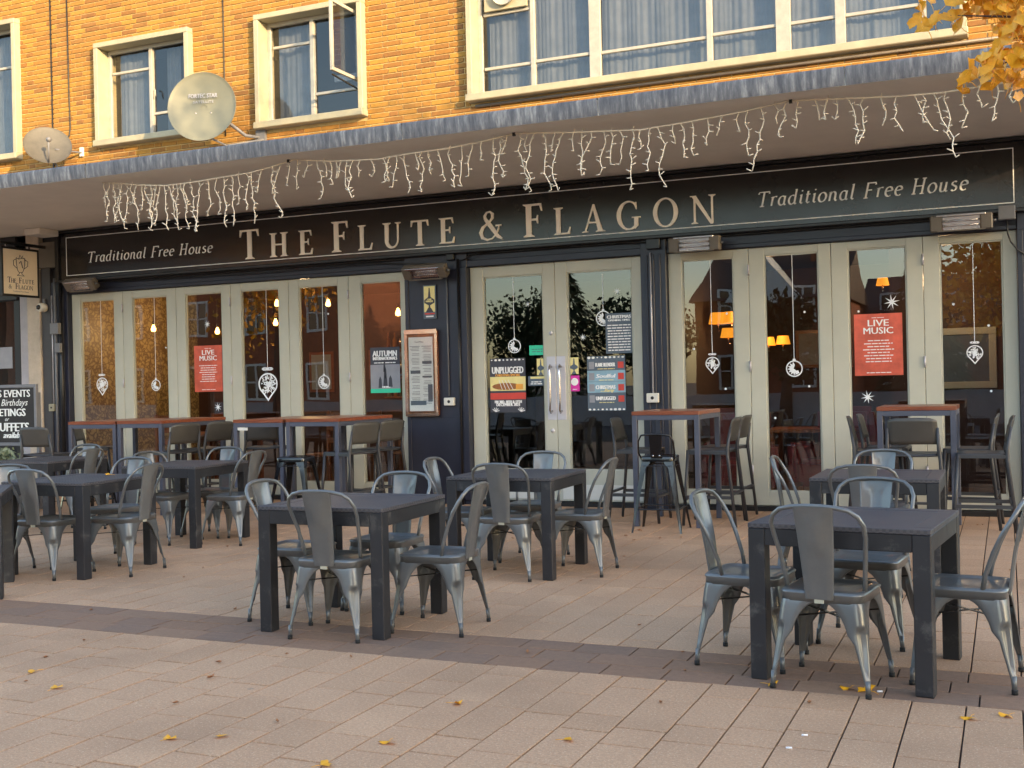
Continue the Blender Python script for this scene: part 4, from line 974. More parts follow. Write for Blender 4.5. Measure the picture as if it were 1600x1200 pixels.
# chalkboard
cb_ = thing('chalkboard_sign', 'black chalkboard on a stand, hand lettered in white at the left edge', 'sign', (-11.05, -1.6, 0))
MB().box(-.62, .36, -.012, .012, .80, 1.46).build('board', MT['chalkboard'], cb_, .003)
for (a, b_, c0, c1) in ((-.66, .40, 1.461, 1.50), (-.66, .40, .76, .799), (.361, .40, .80, 1.46), (-.66, -.621, .80, 1.46)): MB().box(a, b_, -.022, .02, c0, c1).build('frame', MT['greyplastic'], cb_, .004)
for x in (-.6, .37): MB().box(x-.02, x+.02, .02, .06, 0, 1.40).build('stand_leg', MT['greyplastic'], cb_)
text('lettering', "QUIZZES EVENTS", .30, 1.35, -.014, .125, MT['chalk'], cb_, 'RIGHT', bold=.002)
text('lettering', 'Birthdays', .25, 1.245, -.014, .115, MT['chalk'], cb_, 'RIGHT', shear=.35)
text('lettering', 'MEETINGS', .22, 1.12, -.014, .13, MT['chalk'], cb_, 'RIGHT', bold=.004)
text('lettering', 'or', -.06, 1.06, -.014, .07, MT['chalk'], cb_, 'RIGHT', shear=.35)
text('lettering', 'BUFFETS', .27, .935, -.014, .15, MT['chalk'], cb_, 'RIGHT', bold=.005)
text('lettering', 'available', .18, .855, -.014, .10, MT['chalk'], cb_, 'RIGHT', bold=.003, shear=.35)
# planter
pl = thing('planter', 'low box of pale green plants under the chalkboard', 'planter', (-11.0, -2.0, 0))
MB().box(-.7, .55, -.16, .16, 0, .42).build('box', MT['greyplastic'], pl, .008)
def leafcloud(n, cx, cy, cz, rx, ry, rz_, s, flat=0):
    b = MB()
    for i in range(n):
        while True:
            p = Vector((random.uniform(-1, 1), random.uniform(-1, 1), random.uniform(-1, 1)))
            if p.length < 1: break
        c = Vector((cx+p.x*rx, cy+p.y*ry, cz+p.z*rz_)); e = Matrix.Rotation(random.uniform(0, 6.28), 3, 'Z') @ Matrix.Rotation(random.uniform(-1.2, 1.2), 3, 'X') @ Matrix.Rotation(random.uniform(0, 6.28), 3, 'Y')
        k = s*random.uniform(.6, 1.3); b.add([c+e @ Vector(q) for q in ((-k*.1, 0, 0), (k*.5, k*.3, k*.08), (k, 0, 0), (k*.5, -k*.3, k*.08))], [(0, 1, 2, 3)])
    return b
leafcloud(420, -.05, 0, .60, .60, .15, .20, .07).build('foliage', MT['greenleaf'], pl)

# ------------------------------------------------------------------ posters, plaque, menu case, stickers
def poster(name, x0, x1, z0, z1, m, label, y=.036, th=.0012, cat='poster'):
    t = thing(name, label, cat, ((x0+x1)/2, y, z0)); w = (x1-x0)/2; h = z1-z0
    MB().box(-w, w, -th, 0, 0, h).build('sheet', MT[m], t); return t, w, h
def slab(t, x0, x1, z0, z1, m, y=-.0022, name='print'): return MB().box(x0, x1, y-.0006, y+.0002, z0, z1).build(name, MT[m], t)
def lines(t, w, zt, zb, n, m='print_white', th=.007, jitter=.35, name='print'):
    b = MB()
    for i in range(n):
        z = zt+(zb-zt)*i/max(1, n-1); q = w*(1-jitter*random.random()); x = -q
        while x < q:
            l = random.uniform(.02, .07); b.box(x, min(x+l, q), -.0034, -.0022, z-th/2, z+th/2); x += l+.008
    b.build(name, MT[m], t)['kind'] = 'stuff'
def live(x0, x1, z0, z1, label):
    t, w, h = poster('music_poster', x0, x1, z0, z1, 'redposter', label)
    text('lettering', 'LIVE', 0, h*.80, -.0026, h*.15, MT['print_white'], t, 'CENTER', w*.86, bold=.0006)
    text('lettering', 'MUSIC', 0, h*.675, -.0026, h*.15, MT['print_white'], t, 'CENTER', w*1.22, bold=.0006)
    lines(t, w*.66, h*.565, h*.225, 8, th=h*.014); lines(t, w*.55, h*.045, h*.045, 1, th=h*.012); lines(t, w*.3, h*.935, h*.935, 1, th=h*.008)
    return t
live(-1.395, -.935, 1.375, 1.99, 'red LIVE MUSIC poster in the pane third from the right, larger and nearer')
live(-9.635, -9.19, 1.36, 1.955, 'red LIVE MUSIC poster in the third left folding door')
t, w, h = poster('rugby_poster', -7.005, -6.60, 1.30, 1.845, 'print_dark', 'dark AUTUMN INTERNATIONALS poster in the sixth folding door')
slab(t, -w, w, h*.06, h*.62, 'print_grey'); slab(t, -w, w, h*.0, h*.09, 'print_green', -.003)
text('lettering', 'AUTUMN', 0, h*.80, -.0026, .10, MT['print_white'], t, 'CENTER', w*1.62, bold=.003)
text('lettering', 'INTERNATIONALS', 0, h*.72, -.0026, .055, MT['print_white'], t, 'CENTER', w*1.62, bold=.002)
lines(t, w*.75, h*.66, h*.66, 1, th=.012); lines(t, w*.55, h*.13, h*.13, 1, th=.02)
b = MB()
for (x, z, s_) in ((-.07, .10, .05), (0, .12, .06), (.07, .11, .055), (.0, .22, .04), (-.01, .29, .03)): b.prism([(x-s_*.5, z-.04), (x+s_*.5, z-.04), (x+s_*.35, z+.06), (x, z+.10), (x-s_*.35, z+.06)], -.0036, -.0026)
b.build('print', MT['print_dark'], t)
t, w, h = poster('concert_poster', -5.425, -4.985, 1.05, 1.665, 'print_dark', 'black UNPLUGGED poster with a guitar in the left entrance door')
slab(t, -w, w, h*.40, h*.66, 'print_yellow'); slab(t, -w, w, h*.24, h*.36, 'print_red', -.003)
b = MB(); b.prism(arc(-.02, h*.48, w*.8, h*.065, 0, 360, 20)[:-1], -.0036, -.0028); b.build('print', MT['leafB'], t)
b = MB()
for i in range(4): b.bar((-.11+i*.038, -.0042, h*.60), (-.07+i*.045, -.0042, h*.42), .006, .001, up=(0, 1, 0))
b.build('print', MT['print_white'], t)
slab(t, w*.45, w*.85, h*.42, h*.52, 'print_orange', -.0040)
text('lettering', 'UNPLUGGED', 0, h*.72, -.0026, .11, MT['print_white'], t, 'CENTER', w*1.75, bold=.003)
text('lettering', 'CHRISTMAS SPECIAL', 0, h*.665, -.0034, .04, MT['print_orange'], t, 'CENTER', w*1.4, bold=.001)
text('lettering', 'FRI 3RD, 10TH & 17TH', 0, h*.17, -.0026, .045, MT['print_white'], t, 'CENTER', w*1.5, bold=.002)
text('lettering', 'DECEMBER 2021', 0, h*.115, -.0026, .05, MT['print_white'], t, 'CENTER', w*1.3, bold=.002)
lines(t, w*.7, h*.31, h*.27, 2, 'print_yellow', .01)
def frost(t, w, h, seed, zs_):
    random.seed(seed); b = MB()
    for z in zs_:
        for i in range(9):
            x = -w+2*w*(i+.5)/9; r_ = random.uniform(.008, .02); b.prism(arc(x, z, r_, r_*.7, 0, 360, 7)[:-1], -.0044-.0001*i, -.003)
    b.build('print', MT['print_white'], t)['kind'] = 'stuff'
frost(t, w, h, 1, (h*.97,)); 
b = MB()
for sx in (-1, 1):
    for a in (20, 50, 80, 110, 140): b.bar((sx*w*.72, -.0036, h*.01), (sx*w*.72+.05*math.cos(R(a)), -.0036, h*.01+.05*math.sin(R(a))), .008, .001, up=(0, 1, 0))
b.build('print', MT['print_white'], t)['kind'] = 'stuff'
t, w, h = poster('events_poster', -4.245, -3.805, 1.055, 1.655, 'print_slate', 'blue poster listing four Christmas nights in the right entrance door')
for i, (s_, mm) in enumerate((('FLARE BLENDER', 'print_slate'), ('Soulful', 'print_blue'), ('CHRISTMAS', 'print_blue'), ('UNPLUGGED', 'print_slate'))):
    z = h*(.80-.205*i); slab(t, -w, w, z-.035, z+.085, mm); text('lettering', s_, -.01, z+.005, -.0036, .06, MT['print_white'], t, 'CENTER', w*1.02, bold=.002, shear=.2 if i == 1 else 0)
    slab(t, -w*.9, -w*.62, z-.02, z+.06, 'print_grey', -.0034); slab(t, w*.62, w*.92, z-.015, z+.055, 'print_red', -.0034); lines(t, w*.45, z-.02, z-.02, 1, 'print_yellow', .008)
text('lettering', 'Party', .03, h*.345, -.0045, .05, MT['print_yellow'], t, 'CENTER', .11, bold=.001, shear=.3)
frost(t, w, h, 2, (h*.975, h*.025)); random.seed(11)
t, w, h = poster('opening_notice', -4.02, -3.71, 1.68, 2.12, 'print_slate', 'faint CHRISTMAS opening times notice above the blue poster')
text('lettering', 'CHRISTMAS', 0, h*.87, -.0026, .05, MT['print_white'], t, 'CENTER', w*1.75, bold=.002)
text('lettering', 'OPENING TIMES', 0, h*.80, -.0026, .03, MT['print_white'], t, 'CENTER', w*1.6, bold=.001)
lines(t, w*.9, h*.70, h*.08, 10, 'print_white', .012, .1)
t, w, h = poster('door_sticker', -4.932, -4.74, 1.69, 1.80, 'print_green', 'green sticker on the left entrance door glass', cat='sticker'); lines(t, w*.7, h*.6, h*.35, 2, 'print_slate', .008)
def bottle(t, w, z0, z1, m='print_slate'):
    k = z1-z0; b = MB(); b.prism([(-w*.55, z0), (w*.55, z0), (w*.35, z0+k*.12), (w*.14, z0+k*.2), (w*.14, z0+k*.28), (w*.8, z0+k*.38), (w*.8, z0+k*.5), (w*.2, z0+k*.62), (w*.08, z1), (-w*.08, z1), (-w*.2, z0+k*.62), (-w*.8, z0+k*.5), (-w*.8, z0+k*.38), (-w*.14, z0+k*.28), (-w*.14, z0+k*.2), (-w*.35, z0+k*.12)], -.0036, -.002); b.build('print', MT[m], t)
t, w, h = poster('door_sticker', -4.845, -4.75, 1.465, 1.65, 'print_yellow', 'bottle shaped guide sticker left of the door handles', cat='sticker'); bottle(t, w, 0, h*.95)
t, w, h = poster('door_sticker', -4.955, -4.752, 1.345, 1.455, 'print_slate', 'cream and blue rating sticker left of the door handles', cat='sticker'); slab(t, -w*.7, w, h*.72, h*.95, 'print_yellow'); lines(t, w*.8, h*.4, h*.2, 2, 'print_white', .012)
t, w, h = poster('door_sticker', -4.452, -4.345, 1.465, 1.65, 'print_yellow', 'bottle shaped guide sticker right of the door handles', cat='sticker'); bottle(t, w, 0, h*.95)
t, w, h = poster('door_sticker', -4.452, -4.338, 1.275, 1.45, 'print_magenta', 'magenta sticker with a white disc right of the handles', cat='sticker')
b = MB(); b.prism(arc(0, h*.6, w*.75, w*.75, 0, 360, 20)[:-1], -.0034, -.0022); b.build('print', MT['print_white'], t); lines(t, w*.6, h*.12, h*.12, 1, 'print_white', .008)
t, w, h = poster('bottle_plaque', -6.205, -6.04, 2.15, 2.54, 'print_slate', 'cream plaque with a dark bottle silhouette on the blue pier', -.074, .012, 'plaque')
slab(t, -w*.86, w*.86, h*.2, h*.97, 'print_yellow', -.0135)
k = MB(); kk = h*.72; z0 = h*.2
k.prism([(-w*.6, z0), (w*.6, z0), (w*.3, z0+kk*.14), (w*.12, z0+kk*.2), (w*.12, z0+kk*.28), (w*.8, z0+kk*.38), (w*.8, z0+kk*.5), (w*.2, z0+kk*.62), (w*.07, z0+kk), (-w*.07, z0+kk), (-w*.2, z0+kk*.62), (-w*.8, z0+kk*.5), (-w*.8, z0+kk*.38), (-w*.12, z0+kk*.28), (-w*.12, z0+kk*.2), (-w*.3, z0+kk*.14)], -.0155, -.0142); k.build('print', MT['print_dark'], t)
text('lettering', 'CASK', 0, h*.55, -.0160, .028, MT['print_yellow'], t, 'CENTER', w*.7, bold=.001); text('lettering', 'MARQUE', 0, h*.495, -.0160, .028, MT['print_yellow'], t, 'CENTER', w*1.1, bold=.001)
slab(t, -w*.8, w*.8, h*.13, h*.17, 'print_red', -.0132); slab(t, -w*.6, w*.6, h*.05, h*.09, 'print_white', -.0132)
mc = thing('menu_case', 'mirror metal framed wall case with a printed menu on the blue pier', 'menu case', (-6.235, -.062, 1.03)); w, h = .205, .99
MB().box(-w, w, -.05, 0, 0, h).build('backing', MT['darkwood'], mc, .004)
for (a, b_, c0, c1) in ((-w-.01, w+.01, h-.045, h+.012), (-w-.01, w+.01, -.012, .03), (-w-.01, -w+.03, .03, h-.045), (w-.025, w+.01, .03, h-.045)): MB().box(a, b_, -.068, -.051, c0, c1).build('frame', MT['tinted_metal'], mc, .004)
MB().box(-w+.045, w-.05, -.056, -.0505, .05, h-.08).build('menu_sheet', MT['paper'], mc)
b = MB()
for col in (-1, 1):
    z = h-.20
    while z > .12:
        kk = random.randint(2, 5)
        for i in range(kk):
            b.box(.078*col*.98-.06*random.uniform(.6, 1), .078*col*.98+.055, -.0572, -.0563, z-.003, z+.003); z -= .017
        z -= .02
b.build('print', MT['print_grey'], mc)
b = MB()
for (x0, x1, z0, z1) in ((-.145, -.01, .80, .806), (.01, .14, .80, .806), (.015, .14, .60, .63), (.015, .14, .44, .46), (.085, .145, .16, .36), (-.145, .06, .12, .17), (-.14, -.01, .485, .525)): b.box(x0, x1, -.0580, -.0574, z0, z1)
b.build('print', MT['print_slate'], mc)
text('lettering', 'Food Menu', -.02, .845, -.0574, .03, MT['print_dark'], mc, 'CENTER', .11)
MB().box(-w+.03, w-.025, -.064, -.061, .03, h-.045).build('pane', MT['glass'], mc)

# white bauble transfers hanging from painted strings
def ring(b, cx, cz, r_, t_, y=-.0018, sx=1, n=22): b.strip(arc(cx, cz, r_*sx, r_, 0, 360, n), arc(cx, cz, (r_-t_)*sx, r_-t_, 0, 360, n), y-.0006, y)
def bauble(x, zt, zc, w, kind, label):
    t = thing('bauble_transfer', label, 'window sticker', (x, .045, zc), group='white bauble transfers on the glass'); r_ = w/2
    b = MB(); b.box(-.003, .003, -.0016, -.0006, r_*1.15, zt-zc); b.build('string', MT['decal'], t)
    b = MB()
    if kind == 'onion':
        pts = arc(0, .02, r_*.92, r_*.85, 35, 145, 10); out = arc(0, .0, r_, r_*.95, -35, 215, 24); out += [(-r_*.45, -r_*.95), (0, -r_*1.5), (r_*.45, -r_*.95)]
        inn = [(x_*.86, z_*.86) for x_, z_ in out]; b.strip(out+[out[0]], inn+[inn[0]], -.0022, -.0010)
        random.seed(int(w*1000)+3)
        for i in range(85):
            a = random.uniform(0, 6.28); q = random.uniform(0, .78)*r_; cx, cz = q*math.cos(a), q*math.sin(a)-.1*r_; a2 = random.uniform(0, 360); rr2 = r_*random.uniform(.09, .17)
            b.strip(arc(cx, cz, rr2, rr2, a2, a2+200, 6), arc(cx, cz, rr2*.45, rr2*.45, a2, a2+200, 6), -.0030-.00004*i, -.0012)
        for a in (20, 60, 120, 160): b.strip(arc(.35*r_*math.cos(R(a)), r_*1.15+.15*r_, .25*r_, .14*r_, 0, 360, 10), arc(.35*r_*math.cos(R(a)), r_*1.15+.15*r_, .15*r_, .06*r_, 0, 360, 10), -.006-.0001*a*.1, -.005)
    else:
        ring(b, 0, 0, r_, r_*.14); b.prism([(-r_*.2, r_*.98), (r_*.2, r_*.98), (r_*.15, r_*1.2), (-r_*.15, r_*1.2)], -.003, -.0018)
        for i, a in enumerate(range(100, 300, 28)):
            cx, cz = -.0*r_+.42*r_*math.cos(R(a)), .42*r_*math.sin(R(a)); b.prism([(0-.1*r_, 0), (cx-.16*r_*math.sin(R(a)), cz+.16*r_*math.cos(R(a))), (cx*2, cz*2), (cx+.16*r_*math.sin(R(a)), cz-.16*r_*math.cos(R(a)))], -.0032-.0001*i, -.002)
        b.prism([(.1*r_, -.75*r_), (.6*r_, -.55*r_), (.45*r_, -.2*r_), (.2*r_, -.3*r_)], -.0042, -.002)
    b.build('bauble', MT['decal'], t)
for a in [(-11.195, 2.62, 1.488, .20, 'onion', 'pointed bauble transfer on the leftmost pane'), (-10.277, 2.62, 1.461, .15, 'round', 'round bauble transfer on the second pane from the left'),
          (-8.50, 2.62, 1.441, .29, 'onion', 'largest bauble transfer with a bow on the fourth pane'), (-7.67, 2.62, 1.447, .17, 'round', 'round bauble transfer on the fifth pane'),
          (-5.117, 2.59, 1.80, .16, 'round', 'round bauble transfer on the left entrance door'), (-4.047, 2.56, 2.07, .17, 'round', 'round bauble transfer high on the right entrance door'),
          (-2.844, 2.64, 1.54, .15, 'onion', 'pointed bauble transfer right of the entrance by the bar table'), (-1.995, 2.64, 1.464, .17, 'round', 'round bauble transfer on the pane left of the red poster'),
          (-.278, 2.64, 1.574, .15, 'onion', 'pointed bauble transfer on the rightmost pane')]: bauble(*a)
random.seed(5)
for i, (x, z, k) in enumerate([(-9.42, 2.23, 6), (-9.28, 1.16, 7), (-8.28, 2.39, 1), (-7.59, 2.28, 1), (-4.94, 2.27, 4), (-3.88, 2.36, 5), (-4.29, 1.87, 5), (-3.04, 1.7, 1), (-2.68, 2.06, 1), (-2.71, 1.27, 1), (-1.88, 2.04, 1), (-1.85, 1.28, 1), (-2.2, .96, 1), (-1.35, 2.02, 1), (-1.03, 2.10, 9), (-1.28, 1.16, 8), (-.46, 2.05, 1), (-.15, 1.83, 1), (-8.11, 1.75, 1), (-.14, 1.2, 1), (-10.1, 1.95, 1)]):
    if k == 1:
        b = MB(); b.prism(arc(0, 0, .012, .012, 0, 360, 10)[:-1], -.0016, -.0006)
        o = b.build('snow_dot', MT['decal']); o.location = (x, .045, z); tag(o, 'small white snow dot stuck on the shopfront glass', 'window sticker', 'white snow dots on the glass')
    else:
        b = MB(); r_ = .0085*k
        for q in range(4):
            a = R(45*q+10); u = (math.cos(a), math.sin(a)); v = (-u[1], u[0]); 
            b.prism([(-u[0]*r_, -u[1]*r_), (v[0]*r_*.13, v[1]*r_*.13), (u[0]*r_, u[1]*r_), (-v[0]*r_*.13, -v[1]*r_*.13)], -.0016-.0002*q, -.0006)
        o = b.build('snowflake', MT['decal']); o.location = (x, .045, z)
        lbs = {-9.42: 'snowflake above the left red poster', -9.28: 'snowflake below the left red poster', -4.94: 'faint snowflake on the left entrance door', -3.88: 'snowflake at the top of the right entrance door', -4.29: 'snowflake left of the opening notice on the entrance door', -1.03: 'large snowflake above the right red poster', -1.28: 'large snowflake below the right red poster'}
        tag(o, lbs[x], 'window sticker')

# ------------------------------------------------------------------ icicle lights
il = thing('icicle_lights', 'unlit string of white icicle lights hung under the canopy edge', 'string lights')
SP = [(-8.72, 3.608), (-8.46, 3.564), (-8.25, 3.531), (-7.87, 3.491), (-7.54, 3.493), (-6.83, 3.523), (-6.6, 3.552), (-6.3, 3.61), (-6.08, 3.569), (-5.86, 3.541), (-5.37, 3.511), (-5.03, 3.53), (-4.63, 3.536), (-4.24, 3.565), (-3.96, 3.603), (-3.81, 3.586), (-3.45, 3.552), (-2.81, 3.504), (-2.37, 3.525), (-1.94, 3.555), (-1.55, 3.612), (-1.22, 3.573), (-.74, 3.535), (-.42, 3.524), (-.24, 3.531), (-.01, 3.546), (.25, 3.551), (.6, 3.575)]
kf = 9.17/9.27; SP = [(x*kf, min(3.575, (z-1.38)*kf+1.38)) for x, z in SP]
MB().tube([(x, -2.6, z) for x, z in SP], .007, 6).build('main_wire', MT['lightwire'], il)
random.seed(21)
def zat(x):
    for (a, za), (b_, zb) in zip(SP, SP[1:]):
        if a <= x <= b_: return za+(zb-za)*(x-a)/(b_-a)
    return 3.52
x = -8.60; k = 0
while x < .5:
    ln = random.choice((.16, .22, .28, .36, .50)) if x > -7.6 else random.choice((.2, .26, .40, .46)); z = zat(x)
    b = MB(); p = Vector((x, -2.6, z)); pts = [p.copy()]; drift = random.uniform(-.015, .015); n = max(3, int(ln/.05))
    for i in range(n):
        p = p+Vector((random.uniform(-.03, .03)+drift*.4, random.uniform(-.01, .01), -ln/n)); pts.append(p.copy())
        if random.random() < .8: s_ = random.choice((-1, 1)); b.tube([p, p+Vector((s_*random.uniform(.02, .045), random.uniform(-.01, .01), random.uniform(-.012, .03)))], [.0052, .004], 5)
    if random.random() < .3: pts.append(p+Vector((random.uniform(-.03, .03), 0, .03)))
    b.tube(pts, .0050, 5); b.build('icicle_strand', MT['lightwire'], il)
    if random.random() < .12 and k: MB().tube([(x, -2.6, z), (x+.01, -2.6, z+.03)], .004, 5).build('bulb', MT['lightwire'], il)
    x += random.uniform(.04, .08) if x < -7.6 else random.uniform(.055, .14); k += 1
for x in (-6.3, -3.93, -1.53): MB().box(x-.012, x+.012, -2.612, -2.588, 3.555, 3.584).build('hook', MT['cable'], il)

# ------------------------------------------------------------------ satellite dishes
def dish(name, loc, r_, face, m, label, logo=False, lnb=True, ell=1.0):
    t = thing(name, label, 'satellite dish', loc); f = Vector(face).normalized(); q = f.to_track_quat('Z', 'Y').to_matrix().to_4x4()
    prof = [(r_*i/10, -.18*r_+.18*r_*(i/10)**2) for i in range(1, 11)]
    o = prof+[(r_*1.012, .006), (r_*1.012, -.004)]+[(r_*i/10, -.18*r_+.18*r_*(i/10)**2-.008) for i in range(10, -1, -1)]
    MB().lathe(o, 48, q @ Matrix.Diagonal((ell, 1, 1, 1))).build('reflector', MT[m], t)
    return t, q
d1, q1 = dish('satellite_dish', (-8.90, -.62, 4.83), .425, (.30, -.93, .10), 'dish', 'large round beige satellite dish between the two upstairs windows')
MB().tube([(0.16, .12, -.1), (.30, .45, -.30), (.42, .62, -.31)], .022, 8).build('arm', MT['greyplastic'], d1); MB().tube([(.0, .12, -.35), (.05, .4, -.41), (.5, .60, -.34)], .014, 8).build('arm', MT['greyplastic'], d1)
MB().box(.36, .50, .58, .62, -.40, -.22).build('wall_bracket', MT['greyplastic'], d1)
def dq(x, y, z=.0):
    r2 = math.hypot(x, y)/.425; return q1 @ Vector((x, y, -.18*.425+.18*.425*r2*r2+z))
b = MB(); TL = Matrix.Translation((-.0, .13, -.083+.012))
text('lettering', 'FORTEC STAR', 0, 0, 0, .075, MT['print_grey'], d1, 'CENTER', .36, bold=.0005, M=q1 @ Matrix.Translation((0, .12, -.030)) )
text('lettering', 'SATELLITE', 0, 0, 0, .045, MT['print_grey'], d1, 'CENTER', .26, M=q1 @ Matrix.Translation((0, .06, -.050)))
for (x, y) in ((-.1, -.06), (.09, -.06), (-.1, -.2), (.09, -.2)): MB().lathe([(0, .006), (.008, .004), (.010, 0)], 8, q1 @ Matrix.Translation((x, y, -.07))).build('bolt', MT['chrome'], d1)
d2, q2 = dish('satellite_dish', (-11.60, -.42, 4.68), .30, (.62, -.55, .45), 'dish2', 'small weathered satellite dish beside the leftmost upstairs window', ell=1.0)
MB().tube([q2 @ Vector((0, -.295, .0)), q2 @ Vector((0, -.24, .16)), q2 @ Vector((0, -.12, .26))], .011, 8).build('feed_arm', MT['greyplastic'], d2)
MB().lathe([(0, 0), (.03, 0), (.034, .03), (.02, .09), (0, .09)], 12, q2 @ Matrix.Translation((0, -.10, .22)) @ Matrix.Rotation(R(30), 4, 'X')).build('receiver', MT['greyplastic'], d2)
MB().tube([(-.03, .1, -.1), (-.02, .2, -.30), (.0, .3, -.32)], .014, 8).build('mast', MT['greyplastic'], d2); MB().tube([(.05, .08, -.05), (.2, .40, -.05)], .012, 8).build('arm', MT['greyplastic'], d2)
MB().box(.17, .22, .39, .42, -.1, .02).build('wall_bracket', MT['whiteplastic'], d2)

# ------------------------------------------------------------------ interior lamps and furniture
def pendant(x, y, z, label):
    t = thing('pendant_lamp', label, 'lamp', (x, y, z), group='bare pendant bulbs inside the pub')
    MB().lathe([(0, -.055), (.03, -.045), (.036, -.015), (.02, .03), (.012, .05)], 14).build('bulb', MT['bulb'], t)
    MB().tube([(0, 0, .05), (0, 0, .10)], .016, 8).build('holder', MT['cable'], t); MB().tube([(0, 0, .10), (0, 0, 2.95-z)], .003, 5).build('cord', MT['cable'], t)
for a in [(-11.35, 1.25, 2.30, 'bare glowing bulb seen through the second folding door pane'), (-10.6, 1.75, 2.25, 'bare glowing bulb above the left red poster'), (-9.65, 1.9, 2.62, 'bright bulb high in the fourth pane'), (-8.65, 1.7, 2.56, 'bright bulb high in the fifth pane'), (-9.75, 2.0, 2.35, 'dim amber bulb lower in the fourth pane'), (-7.15, 1.0, 2.33, 'bulb at the right rim of the sixth pane'), (-8.1, 3.2, 2.3, 'distant amber bulb deep in the sixth pane')]: pendant(*a)
def shade_lamp(x, y, z, s_, label):
    t = thing('shaded_lamp', label, 'lamp', (x, y, z), group='amber shaded lamps inside the pub')
    MB().lathe([(.12*s_, -.07*s_), (.09*s_, .07*s_)], 16).build('lamp_shade', MT['shade'], t); MB().tube([(0, 0, -.16*s_), (0, 0, -.04)], .01, 6).build('stem', MT['tinted_metal'], t)
    MB().tube([(0, 0, -.16*s_), (.0, .1, -.16*s_)], .01, 6).build('arm', MT['tinted_metal'], t)
for a in [(-3.28, 2.2, 2.13, 1.0, 'leftmost amber lamp shade behind the pane right of the entrance'), (-3.10, 2.15, 2.13, 1.0, 'middle amber lamp shade behind the pane right of the entrance'), (-3.02, 1.6, 1.92, .8, 'lowest amber lamp shade behind the pane right of the entrance'),
          (-2.72, 2.5, 1.83, .75, 'left one of the twin amber lamps above the round bauble'), (-2.54, 2.5, 1.84, .75, 'right one of the twin amber lamps above the round bauble'), (-1.25, 1.5, 2.42, .6, 'pale lamp near the top of the pane with the red poster')]: shade_lamp(*a)
for (x, y, z, e, c) in ((-11.0, 1.4, 2.3, 9, (1, .62, .28)), (-9.2, 1.9, 2.5, 11, (1, .62, .28)), (-7.3, 2.0, 2.4, 7, (1, .60, .28)), (-2.7, 2.0, 2.1, 8, (1, .5, .2)), (-.6, 1.4, 2.4, 4, (1, .6, .3))):
    l = bpy.data.lights.new('lamp_light', 'POINT'); l.energy = e; l.color = c; l.shadow_soft_size = .08; o = bpy.data.objects.new('lamp_light', l); COL.objects.link(o); o.location = (x, y, z)
def wood_chair(x, y, rz_, label):
    t = thing('wooden_chair', label, 'chair', (x, y, .06), rz_, group='wooden chairs inside the pub')
    MB().box(-.21, .21, -.2, .2, .43, .47).build('seat', MT['darkwood'], t, .01)
    for sx in (-1, 1):
        MB().bar((sx*.19, .17, 0), (sx*.18, .17, .43), .04).build('leg', MT['darkwood'], t); MB().bar((sx*.19, -.2, 0), (sx*.19, -.24, 1.0), .04).build('leg', MT['darkwood'], t)
    for z in (.62, .78, .95): MB().bar((-.19, -.225, z), (.19, -.225, z), .02, .07).build('back_rail', MT['darkwood'], t)
for a in [(-10.6, .8, 20, 'reddish wooden chair behind the second folding door'), (-10.0, 1.3, -70, 'wooden chair behind the third folding door'), (-8.1, .75, 170, 'wooden chair low behind the fifth pane'), (-7.6, .8, 200, 'wooden chair behind the sixth pane, turned away'), (-7.1, 1.2, 90, 'wooden chair near the right end of the left room')]: wood_chair(*a)
for (x, y, lb) in ((-9.9, .9, 'dark wooden pub table behind the third pane'), (-7.7, 1.5, 'dark wooden pub table behind the fifth pane'), (-2.0, 1.3, 'dark wooden pub table behind the pane left of the red poster')):
    t = thing('pub_table', lb, 'table', (x, y, .06), group='wooden tables inside the pub'); MB().box(-.5, .5, -.35, .35, .70, .74).build('table_top', MT['darkwood'], t, .006)
    for sx in (-1, 1):
        for sy in (-1, 1): MB().box(sx*.43-.03, sx*.43+.03, sy*.28-.03, sy*.28+.03, 0, .70).build('leg', MT['darkwood'], t)
mred = mat('oxblood_leather', (.16, .02, .022), .35, var=.25)
for (x, y, rz_, lb) in ((-2.75, .85, 10, 'oxblood leather armchair behind the pane right of the entrance'), (-1.75, 1.0, -20, 'oxblood leather armchair behind the second pane from the entrance')):
    t = thing('armchair', lb, 'armchair', (x, y, .06), rz_); MB().box(-.3, .3, -.3, .3, .12, .42).build('seat', mred, t, .05, seg=2); MB().box(-.34, .34, .22, .40, .3, .98).build('backrest', mred, t, .06, seg=2)
    for sx in (-1, 1): MB().box(sx*.36-.06, sx*.36+.06, -.3, .25, .12, .6).build('arm', mred, t, .04, seg=2); MB().box(sx*.28-.02, sx*.28+.02, -.25, -.2, 0, .12).build('leg', MT['darkwood'], t)
fr = thing('framed_picture', 'large framed picture hanging behind the rightmost pane', 'picture', (-.55, 2.28, 1.2))
for (a, b_, c0, c1) in ((-.45, .45, .62, .70), (-.45, .45, 0, .08), (-.45, -.37, .08, .62), (.37, .45, .08, .62)): MB().box(a, b_, -.03, 0, c0, c1).build('frame', MT['sage'], fr, .006)
MB().box(-.37, .37, -.012, -.004, .08, .62).build('picture_sheet', MT['print_slate'], fr)

